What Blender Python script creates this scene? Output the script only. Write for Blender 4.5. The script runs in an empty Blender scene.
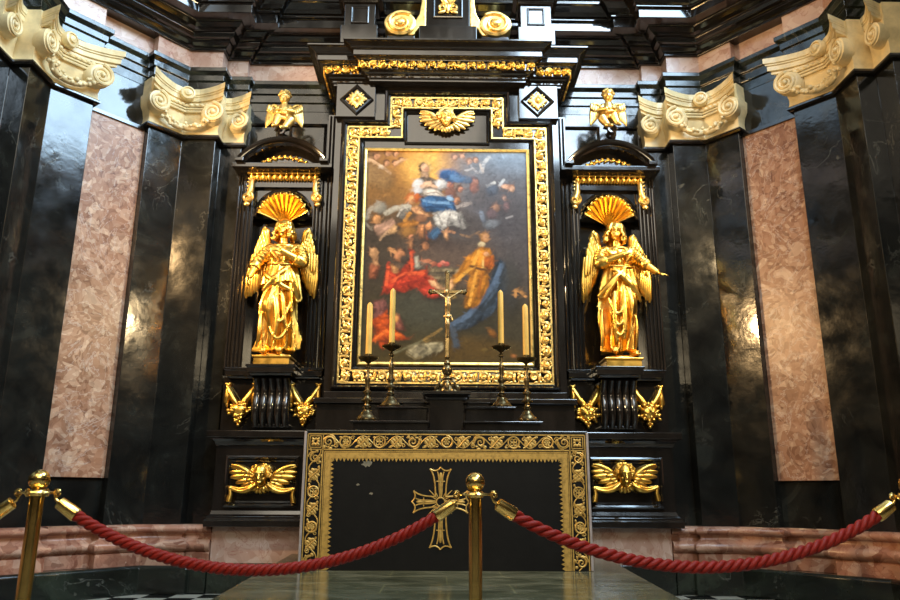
import bpy, bmesh, math, random
import numpy as np
from mathutils import Vector, Matrix, Euler
PI = math.pi
random.seed(7)
SC = bpy.context.scene
COL = SC.collection
ORG = {}

# ------------------------------------------------------------------ mesh builder
class MB:
    def __init__(s, M=None):
        s.v = []; s.f = []; s.M = M
    def add(s, vs, fs):
        n = len(s.v)
        if s.M is not None:
            vs = [tuple(s.M @ Vector(p)) for p in vs]
        s.v.extend([tuple(p) for p in vs])
        s.f.extend([tuple(i + n for i in f) for f in fs])
    def box(s, x0, x1, y0, y1, z0, z1):
        vs = [(x, y, z) for z in (z0, z1) for y in (y0, y1) for x in (x0, x1)]
        s.add(vs, [(0, 2, 3, 1), (4, 5, 7, 6), (0, 1, 5, 4), (2, 6, 7, 3), (0, 4, 6, 2), (1, 3, 7, 5)])
    def prism(s, poly, z0, z1, to3=lambda x, y, h: (x, y, h)):
        n = len(poly)
        vs = [to3(x, y, z0) for x, y in poly] + [to3(x, y, z1) for x, y in poly]
        fs = [tuple(range(n))[::-1], tuple(range(n, 2 * n))]
        fs += [(i, (i + 1) % n, n + (i + 1) % n, n + i) for i in range(n)]
        s.add(vs, fs)
    def sweep(s, path, prof, closed=False, to3=lambda x, y, h: (x, y, h), sign=1):
        """prof: closed polygon of (offset, h); offset to the right of the path direction."""
        n = len(path); m = len(prof); vs = []
        for i in range(n):
            p = Vector(path[i])
            a = Vector(path[i - 1]) if (closed or i > 0) else None
            b = Vector(path[(i + 1) % n]) if (closed or i < n - 1) else None
            d1 = (p - a).normalized() if a is not None else (b - p).normalized()
            d2 = (b - p).normalized() if b is not None else d1
            n1 = Vector((d1.y, -d1.x)); n2 = Vector((d2.y, -d2.x))
            k = n1 + n2
            mt = k / max(1e-6, (1 + n1.dot(n2)))
            for o, h in prof:
                q = p + mt * o * sign
                vs.append(to3(q.x, q.y, h))
        fs = []
        rng = range(n) if closed else range(n - 1)
        for i in rng:
            j = (i + 1) % n
            for k in range(m):
                l = (k + 1) % m
                fs.append((i * m + k, i * m + l, j * m + l, j * m + k))
        if not closed:
            fs.append(tuple(range(m))[::-1]); fs.append(tuple((n - 1) * m + k for k in range(m)))
        s.add(vs, fs)
    def tube(s, pts, r, n=8, closed=False, flat=1.0):
        pts = [Vector(p) for p in pts]; N = len(pts)
        rs = r if isinstance(r, (list, tuple)) else [r] * N
        T = []
        for i in range(N):
            a = pts[(i - 1) % N] if closed else pts[max(0, i - 1)]
            b = pts[(i + 1) % N] if closed else pts[min(N - 1, i + 1)]
            t = b - a
            T.append(t.normalized() if t.length > 1e-9 else Vector((0, 0, 1)))
        up = Vector((0, 0, 1)) if abs(T[0].z) < .9 else Vector((0, 1, 0))
        x = T[0].cross(up).normalized(); vs = []
        for i in range(N):
            if i:
                q = T[i - 1].rotation_difference(T[i]); x = q @ x
                x = (x - T[i] * x.dot(T[i])).normalized()
            y = T[i].cross(x)
            for k in range(n):
                a = 2 * PI * k / n
                vs.append(pts[i] + x * math.cos(a) * rs[i] + y * math.sin(a) * rs[i] * flat)
        fs = []
        for i in range(N if closed else N - 1):
            j = (i + 1) % N
            for k in range(n):
                l = (k + 1) % n
                fs.append((i * n + k, i * n + l, j * n + l, j * n + k))
        if not closed:
            fs.append(tuple(range(n))[::-1]); fs.append(tuple((N - 1) * n + k for k in range(n)))
        s.add(vs, fs)
    def lathe(s, prof, c=(0, 0, 0), n=24, M=None, sx=1, sy=1):
        vs = []; m = len(prof)
        for r, z in prof:
            for k in range(n):
                a = 2 * PI * k / n
                p = Vector((r * math.cos(a) * sx, r * math.sin(a) * sy, z))
                if M is not None: p = M @ p
                vs.append(p + Vector(c))
        fs = []
        for i in range(m - 1):
            for k in range(n):
                l = (k + 1) % n
                fs.append((i * n + k, i * n + l, (i + 1) * n + l, (i + 1) * n + k))
        fs.append(tuple(range(n))[::-1]); fs.append(tuple((m - 1) * n + k for k in range(n)))
        s.add(vs, fs)
    def blob(s, c, r, M=None, n=10, m=6):
        if not isinstance(r, (tuple, list)): r = (r, r, r)
        vs = []; c = Vector(c)
        def pt(x, y, z):
            p = Vector((x * r[0], y * r[1], z * r[2]))
            return (M @ p if M is not None else p) + c
        vs.append(pt(0, 0, -1))
        for i in range(1, m):
            t = PI * i / m
            for k in range(n):
                a = 2 * PI * k / n
                vs.append(pt(math.sin(t) * math.cos(a), math.sin(t) * math.sin(a), -math.cos(t)))
        vs.append(pt(0, 0, 1)); e = len(vs) - 1
        fs = [(0, 1 + (k + 1) % n, 1 + k) for k in range(n)]
        for i in range(m - 2):
            for k in range(n):
                l = (k + 1) % n
                fs.append((1 + i * n + k, 1 + i * n + l, 1 + (i + 1) * n + l, 1 + (i + 1) * n + k))
        b = 1 + (m - 2) * n
        fs += [(b + k, b + (k + 1) % n, e) for k in range(n)]
        s.add(vs, fs)
    def leaf(s, p0, p1, w, t, nrm=(0, -1, 0), n=8, m=7):
        """flattened elongated blob from p0 to p1, w = half width, t = half thickness along nrm"""
        p0 = Vector(p0); p1 = Vector(p1); z = (p1 - p0); L = z.length
        if L < 1e-6: return
        z /= L; nr = Vector(nrm); x = z.cross(nr)
        if x.length < 1e-4: x = z.orthogonal()
        x.normalize(); y = z.cross(x)
        M = Matrix((x, y, z)).transposed()
        s.blob((p0 + p1) / 2, (w, t, L / 2), M, n, m)
    def grid(s, nu, nv, fn, closeu=False):
        vs = [fn(i / (nu if closeu else nu - 1), j / (nv - 1)) for j in range(nv) for i in range(nu)]
        fs = []
        for j in range(nv - 1):
            for i in range(nu if closeu else nu - 1):
                k = (i + 1) % nu
                fs.append((j * nu + i, j * nu + k, (j + 1) * nu + k, (j + 1) * nu + i))
        s.add(vs, fs)
    def build(s, name, mat, parent=None, smooth=None, bevel=0, seg=2, remesh=0, rsm=0):
        me = bpy.data.meshes.new(name)
        o = ORG.get(parent, Vector((0, 0, 0))) if parent is not None else Vector((0, 0, 0))
        me.from_pydata([tuple(Vector(p) - o) for p in s.v], [], s.f)
        bm = bmesh.new(); bm.from_mesh(me)
        bmesh.ops.recalc_face_normals(bm, faces=bm.faces)
        bm.to_mesh(me); bm.free()
        ob = bpy.data.objects.new(name, me); COL.objects.link(ob)
        if remesh:
            md = ob.modifiers.new('r', 'REMESH'); md.mode = 'VOXEL'; md.voxel_size = remesh
            if rsm:
                sm = ob.modifiers.new('s', 'SMOOTH'); sm.factor = .5; sm.iterations = rsm
            dg = bpy.context.evaluated_depsgraph_get()
            m2 = bpy.data.meshes.new_from_object(ob.evaluated_get(dg))
            ob.modifiers.clear(); ob.data = m2; bpy.data.meshes.remove(me); me = m2; me.name = name
            smooth = 60
        if mat is not None:
            me.materials.clear(); me.materials.append(mat)
        if smooth:
            me.polygons.foreach_set('use_smooth', [True] * len(me.polygons))
            if smooth < 179: me.set_sharp_from_angle(angle=math.radians(smooth))
        if bevel:
            b = ob.modifiers.new('bevel', 'BEVEL'); b.width = bevel; b.segments = seg
            b.limit_method = 'ANGLE'; b.angle_limit = math.radians(35)
        if parent is not None:
            ob.parent = parent; ORG[ob] = o
        else:
            ORG[ob] = Vector((0, 0, 0))
        return ob

def thing(name, label, cat, loc, group=None):
    o = bpy.data.objects.new(name, None); COL.objects.link(o)
    o.empty_display_size = .05
    o.location = loc; ORG[o] = Vector(loc)
    o['label'] = label; o['category'] = cat
    if group: o['group'] = group
    return o
def tag(o, label, cat, group=None):
    o['label'] = label; o['category'] = cat
    if group: o['group'] = group
    return o
def struct(o):
    o['kind'] = 'structure'; return o
def mirror(cx=0.0):
    return Matrix.Translation((cx, 0, 0)) @ Matrix.Diagonal((-1, 1, 1, 1)) @ Matrix.Translation((-cx, 0, 0))
def spiral(c, r0, r1, a0, turns, n=30, ax=(1, 0, 0), ay=(0, 0, 1)):
    c = Vector(c); ax = Vector(ax); ay = Vector(ay); out = []
    for i in range(n + 1):
        t = i / n; r = r0 + (r1 - r0) * t ** .8; a = a0 + turns * 2 * PI * t
        out.append(c + ax * math.cos(a) * r + ay * math.sin(a) * r)
    return out
def bez(p0, p1, p2, p3, n=12):
    p0, p1, p2, p3 = map(Vector, (p0, p1, p2, p3)); o = []
    for i in range(n + 1):
        t = i / n; u = 1 - t
        o.append(p0 * u ** 3 + p1 * 3 * u * u * t + p2 * 3 * u * t * t + p3 * t ** 3)
    return o

# ------------------------------------------------------------------ materials
def newmat(name):
    m = bpy.data.materials.new(name); m.use_nodes = True
    nt = m.node_tree; b = nt.nodes['Principled BSDF']
    return m, nt, b
def N(nt, t, **kw):
    n = nt.nodes.new(t)
    for k, v in kw.items():
        if k in n.inputs: n.inputs[k].default_value = v
        else: setattr(n, k, v)
    return n
def ramp(nt, fac, stops):
    r = N(nt, 'ShaderNodeValToRGB'); e = r.color_ramp.elements
    while len(e) < len(stops): e.new(.5)
    for el, (p, c) in zip(e, stops):
        el.position = p; el.color = (c[0], c[1], c[2], 1) if isinstance(c, (tuple, list)) else (c, c, c, 1)
    nt.links.new(fac, r.inputs['Fac']); return r.outputs['Color']
def coords(nt, scale=(1, 1, 1), rot=(0, 0, 0), kind='Object'):
    tc = N(nt, 'ShaderNodeTexCoord'); mp = N(nt, 'ShaderNodeMapping')
    mp.inputs['Scale'].default_value = scale; mp.inputs['Rotation'].default_value = rot
    nt.links.new(tc.outputs[kind], mp.inputs['Vector']); return mp.outputs['Vector']
def noise(nt, vec, scale, detail=5, rough=.55, dist=0):
    n = N(nt, 'ShaderNodeTexNoise'); n.inputs['Scale'].default_value = scale; n.inputs['Detail'].default_value = detail
    n.inputs['Roughness'].default_value = rough; n.inputs['Distortion'].default_value = dist
    nt.links.new(vec, n.inputs['Vector']); return n.outputs['Fac']
def mix(nt, fac, a, b, mode='MIX'):
    m = N(nt, 'ShaderNodeMix'); m.data_type = 'RGBA'; m.blend_type = mode
    for sock, v in ((m.inputs[0], fac), (m.inputs[6], a), (m.inputs[7], b)):
        if isinstance(v, (int, float)): sock.default_value = v
        elif isinstance(v, tuple): sock.default_value = (v[0], v[1], v[2], 1)
        else: nt.links.new(v, sock)
    return m.outputs[2]
def bump(nt, b, h, strength, dist=.01):
    n = N(nt, 'ShaderNodeBump'); n.inputs['Strength'].default_value = strength; n.inputs['Distance'].default_value = dist
    nt.links.new(h, n.inputs['Height']); nt.links.new(n.outputs['Normal'], b.inputs['Normal'])
def plain(name, col, rough=.5, metal=0, spec=.5, nz=0, nscale=12):
    m, nt, b = newmat(name)
    b.inputs['Base Color'].default_value = (*col, 1); b.inputs['Roughness'].default_value = rough
    b.inputs['Metallic'].default_value = metal; b.inputs['Specular IOR Level'].default_value = spec
    v = coords(nt)
    f = noise(nt, v, nscale, 4)
    k = .75
    c = ramp(nt, f, [(.3, tuple(x * k for x in col)), (.7, tuple(min(1, x * 1.12) for x in col))])
    nt.links.new(c, b.inputs['Base Color'])
    if nz: bump(nt, b, noise(nt, v, nscale * 4, 3), nz, .004)
    return m

def mat_black_marble(name, green=0.0, rough=.085):
    m, nt, b = newmat(name)
    v = coords(nt)
    base = ramp(nt, noise(nt, v, 2.3, 8, .62, .6), [(.35, (.006, .006, .0055)), (.55, (.013, .013 + .003 * green, .011)), (.72, (.035, .036 + .008 * green, .029))])
    w = noise(nt, v, 1.7, 9, .6, 1.3)
    vein = ramp(nt, w, [(.492, 0.0), (.499, 1.0), (.506, 0.0)])
    brk = ramp(nt, noise(nt, v, 1.1, 3), [(.52, 0.0), (.66, 1.0)])
    fac = mix(nt, 1.0, vein, brk, 'MULTIPLY')
    vl = N(nt, 'ShaderNodeTexNoise'); vl.inputs['Scale'].default_value = 16; nt.links.new(v, vl.inputs['Vector'])
    sp = ramp(nt, vl.outputs['Fac'], [(.70, 0.0), (.76, .5)])
    sp2 = mix(nt, 1.0, sp, brk, 'MULTIPLY')
    c = mix(nt, fac, base, (.15, .145, .12)); c = mix(nt, sp2, c, (.12, .115, .09))
    nt.links.new(c, b.inputs['Base Color'])
    rr = ramp(nt, noise(nt, v, 4.0, 6), [(.3, rough * .6), (.7, rough * 2.4)])
    nt.links.new(rr, b.inputs['Roughness'])
    b.inputs['Specular IOR Level'].default_value = .62
    bump(nt, b, noise(nt, v, 3.2, 4, .6), .10, .03)
    return m
def mat_black_wood():
    m, nt, b = newmat('black_lacquered_wood')
    v = coords(nt, (1, 1, .25))
    c = ramp(nt, noise(nt, v, 9, 6), [(.3, (.0065, .0054, .0044)), (.75, (.015, .012, .0098))])
    nt.links.new(c, b.inputs['Base Color'])
    nt.links.new(ramp(nt, noise(nt, v, 6, 4), [(.3, .07), (.7, .15)]), b.inputs['Roughness'])
    b.inputs['Specular IOR Level'].default_value = .9
    bump(nt, b, noise(nt, v, 5, 3), .03, .01)
    return m
def mat_red_marble(name, cols, vein, scale=9, rough=.3):
    m, nt, b = newmat(name)
    v = coords(nt)
    wn = N(nt, 'ShaderNodeTexNoise'); wn.inputs['Scale'].default_value = 3; nt.links.new(v, wn.inputs['Vector'])
    vv = mix(nt, .22, v, wn.outputs['Color'])
    vo = N(nt, 'ShaderNodeTexVoronoi'); vo.inputs['Scale'].default_value = scale * 1.6; vo.inputs['Randomness'].default_value = 1; nt.links.new(vv, vo.inputs['Vector'])
    sep = N(nt, 'ShaderNodeSeparateColor'); nt.links.new(vo.outputs['Color'], sep.inputs[0])
    vo2 = N(nt, 'ShaderNodeTexVoronoi'); vo2.inputs['Scale'].default_value = scale * 4.2; nt.links.new(vv, vo2.inputs['Vector'])
    sep2 = N(nt, 'ShaderNodeSeparateColor'); nt.links.new(vo2.outputs['Color'], sep2.inputs[0])
    cell = ramp(nt, sep.outputs[0], [(0, cols[0]), (.45, cols[1]), (.8, cols[2]), (1, cols[3])])
    ns = ramp(nt, noise(nt, vv, scale * 1.2, 9, .68, .8), [(.28, cols[0]), (.48, cols[1]), (.62, cols[2]), (.78, cols[3])])
    c = mix(nt, .38, cell, ns)
    c = mix(nt, .42, c, ramp(nt, sep2.outputs[1], [(0, cols[0]), (.3, cols[1]), (.75, cols[2]), (1, cols[3])]))
    big = ramp(nt, noise(nt, v, 1.3, 4), [(.35, (.72, .66, .60)), (.65, (1.12, 1.08, 1.05))])
    c = mix(nt, .55, c, big, 'MULTIPLY')
    ve = ramp(nt, noise(nt, v, 2.6, 8, .6, 1.6), [(.488, 0.0), (.5, 1.0), (.512, 0.0)])
    c = mix(nt, mix(nt, .55, (0, 0, 0), ve), c, vein)
    sm = ramp(nt, noise(nt, v, 26, 3), [(.68, 0.0), (.74, .55)])
    c = mix(nt, sm, c, cols[3])
    nt.links.new(c, b.inputs['Base Color'])
    b.inputs['Roughness'].default_value = rough; b.inputs['Specular IOR Level'].default_value = .3
    bump(nt, b, noise(nt, v, 7, 5), .05, .02)
    return m
def mat_gold(name, col, rough, metal, dark=.45, sc=22, bs=.25):
    m, nt, b = newmat(name)
    v = coords(nt)
    c = ramp(nt, noise(nt, v, sc, 5), [(.28, tuple(x * dark for x in col)), (.52, col), (.8, tuple(min(1, x * 1.08) for x in col))])
    nt.links.new(c, b.inputs['Base Color'])
    b.inputs['Metallic'].default_value = metal
    nt.links.new(ramp(nt, noise(nt, v, sc * .6, 4), [(.3, rough * .8), (.7, rough * 1.3)]), b.inputs['Roughness'])
    bump(nt, b, noise(nt, v, sc * 2.2, 4), bs, .006)
    return m
M = {}
M['bm'] = mat_black_marble('black_marble')
M['bmg'] = mat_black_marble('dark_green_black_marble', 1.0, .13)
M['wood'] = mat_black_wood()
M['pink'] = mat_red_marble('pink_breccia_marble', [(.13, .05, .03), (.35, .175, .10), (.46, .265, .17), (.74, .55, .39)], (.62, .50, .42))
M['redm'] = mat_red_marble('reddish_marble', [(.10, .03, .018), (.36, .16, .10), (.48, .27, .18), (.66, .48, .36)], (.20, .06, .04), 4.5, .25)
M['frieze'] = mat_red_marble('pale_pink_marble', [(.36, .19, .13), (.56, .37, .29), (.66, .50, .41), (.74, .62, .54)], (.30, .08, .05), 3.5, .2)
M['cream'] = plain('cream_stucco', (.82, .66, .36), .42, 0, .5, .12, 9)
M['gold'] = mat_gold('gilding', (.92, .555, .11), .31, 1.0, .62, 14, .06)
M['goldp'] = mat_gold('bright_gilding', (.97, .66, .21), .33, .85, .45, 22, .12)
M['goldf'] = mat_gold('gold_leather_paint', (.55, .33, .075), .48, .45, .6, 40, .1)
M['oldgold'] = mat_gold('old_gilt_bronze', (.50, .36, .17), .34, .9)
M['brass'] = mat_gold('brass', (.78, .52, .16), .20, 1.0, .7, 14, .05)
M['bronze'] = mat_gold('dark_bronze', (.17, .125, .06), .26, .95, .5, 20, .1)
M['leather'] = plain('black_leather', (.006, .0055, .0045), .5, 0, .18, .15, 9)
M['wax'] = plain('beeswax', (.72, .43, .09), .45, 0, .4, .02, 6)
M['rope'] = plain('red_velvet_cord', (.21, .009, .003), .5, 0, .22, .5, 60)
M['edge'] = plain('pale_metal_edging', (.42, .36, .33), .4, .3, .5)
M['worn'] = plain('worn_pale_leather', (.20, .17, .11), .7, 0, .3, .2, 40)
def mat_canvas():
    m, nt, b = newmat('oil_painting')
    a = N(nt, 'ShaderNodeVertexColor'); a.layer_name = 'paint'
    nt.links.new(a.outputs['Color'], b.inputs['Base Color'])
    b.inputs['Roughness'].default_value = .45; b.inputs['Specular IOR Level'].default_value = .18
    bump(nt, b, noise(nt, coords(nt), 26, 4), .12, .01)
    return m
M['canvas'] = mat_canvas()
def mat_green_stone():
    m, nt, b = newmat('green_grey_stone')
    v = coords(nt, (1, 2.2, 1))
    c = ramp(nt, noise(nt, v, 2.4, 9, .65, .9), [(.3, (.025, .029, .014)), (.5, (.085, .087, .05)), (.7, (.18, .175, .115))])
    br = N(nt, 'ShaderNodeTexBrick'); br.inputs['Scale'].default_value = 1.0; br.inputs['Mortar Size'].default_value = .004
    br.inputs['Brick Width'].default_value = .72; br.inputs['Row Height'].default_value = .42
    br.inputs['Color1'].default_value = (1, 1, 1, 1); br.inputs['Color2'].default_value = (.82, .82, .82, 1); br.inputs['Mortar'].default_value = (1.9, 1.8, 1.5, 1)
    nt.links.new(coords(nt), br.inputs['Vector'])
    c = mix(nt, 1.0, c, br.outputs['Color'], 'MULTIPLY')
    nt.links.new(c, b.inputs['Base Color']); b.inputs['Roughness'].default_value = .17
    bump(nt, b, noise(nt, v, 6, 4), .08, .02)
    return m
M['green'] = mat_green_stone()
def mat_checker():
    m, nt, b = newmat('checker_floor_tiles')
    v = coords(nt, (1, 1, 1), (0, 0, math.radians(0)))
    ck = N(nt, 'ShaderNodeTexChecker'); ck.inputs['Scale'].default_value = 1 / .23
    ck.inputs['Color1'].default_value = (.50, .47, .38, 1); ck.inputs['Color2'].default_value = (.012, .012, .011, 1)
    nt.links.new(v, ck.inputs['Vector'])
    c = mix(nt, .35, ck.outputs['Color'], ramp(nt, noise(nt, v, 5, 6), [(.3, .5), (.7, 1.0)]), 'MULTIPLY')
    nt.links.new(c, b.inputs['Base Color']); b.inputs['Roughness'].default_value = .2
    return m
M['check'] = mat_checker()
# ------------------------------------------------------------------ plan of the chapel
WC = -.02                                   # centre line of the chapel walls
HALF = [(2.12, 7.25), (2.12, 7.17), (2.34, 7.17), (2.34, 7.0), (2.68, 7.0), (2.910, 6.723), (2.987, 6.787),
        (3.341, 6.360), (3.264, 6.296), (3.51, 6.0), (3.51, 5.66), (3.68, 5.66), (3.68, 5.42), (3.80, 5.42), (3.80, 1.0)]
CORN = [(2.12, 7.25), (2.12, 7.17), (2.34, 7.17), (2.34, 7.0), (2.68, 7.0), (3.51, 6.0), (3.51, 5.66), (3.68, 5.66), (3.68, 5.42), (3.80, 5.42), (3.80, 1.0)]
def full(h):
    r = [(WC + x, y) for x, y in h]; l = [(WC - x, y) for x, y in h[::-1]]
    return l + r
MW = mirror(WC); TW = Matrix.Translation((WC, 0, 0))
def side(s):                                # 1 right, -1 left: half-plan coordinates to world
    return TW if s > 0 else TW @ Matrix.Diagonal((-1, 1, 1, 1))
NAME = {1: 'right', -1: 'left'}

mb = MB(); mb.box(-6, 6, -1.5, 7.6, -.12, 0); struct(mb.build('floor', M['check']))
mb = MB(); mb.box(WC - 2.12, WC + 2.12, 7.25, 7.5, 0, 7.2); struct(mb.build('wall_back', M['bm']))
for s in (1, -1):
    mb = MB(side(s)); n = (.1538, .1276)
    A = HALF[6]; B = HALF[7]
    mb.prism([A, B, (B[0] + n[0], B[1] + n[1]), (A[0] + n[0], A[1] + n[1])], 0, 7.2)
    struct(mb.build('wall_%s_diagonal' % NAME[s], M['bm']))
    mb = MB(side(s)); mb.box(3.80, 4.05, -1.5, 5.42, 0, 6.4); struct(mb.build('wall_%s' % NAME[s], M['bm']))

M['plaster'] = plain('pale_vault_plaster', (.62, .58, .50), .8, 0, .3)
mb = MB(); mb.box(-6, 6, -5.2, 8, 12.6, 12.8); struct(mb.build('ceiling', M['plaster']))
mb = MB(); mb.box(-6, 6, -5.4, -5.2, 5.0, 12.6); struct(mb.build('wall_rear', M['plaster']))
mb = MB(); mb.box(-4.05, 4.05, 7.5, 7.7, 6.4, 12.6); struct(mb.build('wall_back_upper', M['plaster']))
# baseboards: black plinth and moulded red marble base, swept along the walls
base_prof = [(0, .235), (.075, .235), (.075, .335), (.06, .345), (.085, .36), (.105, .385), (.105, .41), (.085, .435), (.05, .45), (.035, .475),
             (.04, .50), (.075, .515), (.085, .535), (.075, .56), (.03, .575), (0, .575)]
plinth_prof = [(0, 0), (.13, 0), (.13, .215), (.11, .235), (0, .235)]
BH = [(2.10, 7.05), (2.34, 7.05), (2.34, 7.0)] + CORN[4:]
for s in (1, -1):
    mb = MB(side(s)); mb.sweep([(2.06, 7.06)] + [(2.34, 7.06), (2.34, 7.0)] + HALF[4:], base_prof)
    struct(mb.build('baseboard_%s' % NAME[s], M['redm'], smooth=50))
    mb = MB(side(s)); mb.sweep([(2.06, 7.06)] + [(2.34, 7.06), (2.34, 7.0)] + CORN[4:], plinth_prof)
    struct(mb.build('trim_%d' % (1 if s > 0 else 2), M['bmg'], bevel=.008))
mb = MB(); mb.box(WC - 2.055, WC + 2.055, 7.0, 7.25, .245, .56); struct(mb.build('baseboard_back', M['frieze'], bevel=.006))
mb = MB(); mb.box(WC - 2.055, WC + 2.055, 6.94, 7.25, 0, .245); struct(mb.build('trim_3', M['bmg'], bevel=.006))

# entablature
arch_prof = [(-.02, 4.79), (0.004, 4.79), (0.004, 4.885), (.022, 4.89), (.022, 4.975), (.042, 4.98), (.042, 5.045), (.075, 5.075), (.075, 5.12), (-.02, 5.12)]
fr_prof = [(-.02, 5.12), (.004, 5.12), (.004, 5.345), (-.02, 5.345)]
mb = MB(); mb.sweep(full(HALF), arch_prof); struct(mb.build('trim_4', M['bmg'], bevel=.004))
mb = MB(); mb.sweep(full(HALF), fr_prof); struct(mb.build('trim_5', M['frieze']))
co_prof = [(-.14, 5.345), (.03, 5.345), (.03, 5.37), (.055, 5.385), (.085, 5.41), (.085, 5.435), (.125, 5.445), (.15, 5.475), (.15, 5.50), (.20, 5.515), (.24, 5.545), (.24, 5.56),
           (.37, 5.565), (.37, 5.665), (.40, 5.67), (.40, 5.69), (.425, 5.70), (.45, 5.735), (.50, 5.775), (.52, 5.785), (.52, 5.82), (-.14, 5.87)]
mb = MB(); mb.sweep(full(CORN), co_prof); struct(mb.build('trim_6', M['wood'], bevel=.004))
at_prof = [(-.02, 5.87), (.02, 5.87), (.02, 6.10), (-.02, 6.10)]
mb = MB(); mb.sweep(full(CORN), at_prof); struct(mb.build('trim_7', M['bm']))
mb = MB(); mb.sweep(full(CORN), [(-.02, 6.10), (.0, 6.10), (.0, 6.9), (-.02, 6.9)]); struct(mb.build('trim_8', M['frieze']))
# framed black panels on the back wall over the niches
for s in (1, -1):
    mb = MB(side(s))
    for q_, (x0, x1) in enumerate(((1.28, 1.62), (1.76, 2.06))):
        mb = MB(side(s)); mb.sweep([(x0, 4.16), (x1, 4.16), (x1, 4.62), (x0, 4.62)], [(0, 0), (0, .02), (.012, .026), (.026, .02), (.03, 0)], True, to3=lambda x, z, h: (x, 7.25 - h, z))
        struct(mb.build('trim_%d' % ((9 if s > 0 else 10) + 4 * q_), M['wood']))


# ------------------------------------------------------------------ pilasters with capitals
def volute(mb, c, r, out, along, depth=.07, turn=1):
    """scroll seen face-on: out = facing direction, along = horizontal in-plane direction"""
    c = Vector(c); out = Vector(out).normalized(); al = Vector(along).normalized(); up = Vector((0, 0, 1))
    Mr = Matrix((al, up, out)).transposed()
    if Mr.determinant() < 0: Mr = Matrix((-al, up, out)).transposed()
    mb.lathe([(r * .98, -depth), (r * 1.0, -depth * .5), (r * .90, 0), (r * .80, .004), (r * .05, .008)], c, 24, Mr)
    pts = spiral(c + out * .012, r * .93, r * .16, PI / 2, 2.3 * turn, 44, al, up)
    mb.tube(pts, [r * .15 - r * .07 * i / 44 for i in range(45)], 6)
    mb.blob(c + out * .02, r * .2, None, 8, 6)
def rosette(mb, c, r, out):
    c = Vector(c); out = Vector(out).normalized(); al = out.cross(Vector((0, 0, 1))).normalized(); up = al.cross(out)
    Mr = Matrix((al, up, out)).transposed()
    mb.lathe([(r * .95, -.05), (r, 0), (r * .9, .018), (r * .72, .022), (r * .66, .008), (r * .5, .012), (r * .42, .03), (r * .25, .034), (.002, .045)], c, 20, Mr)
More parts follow.
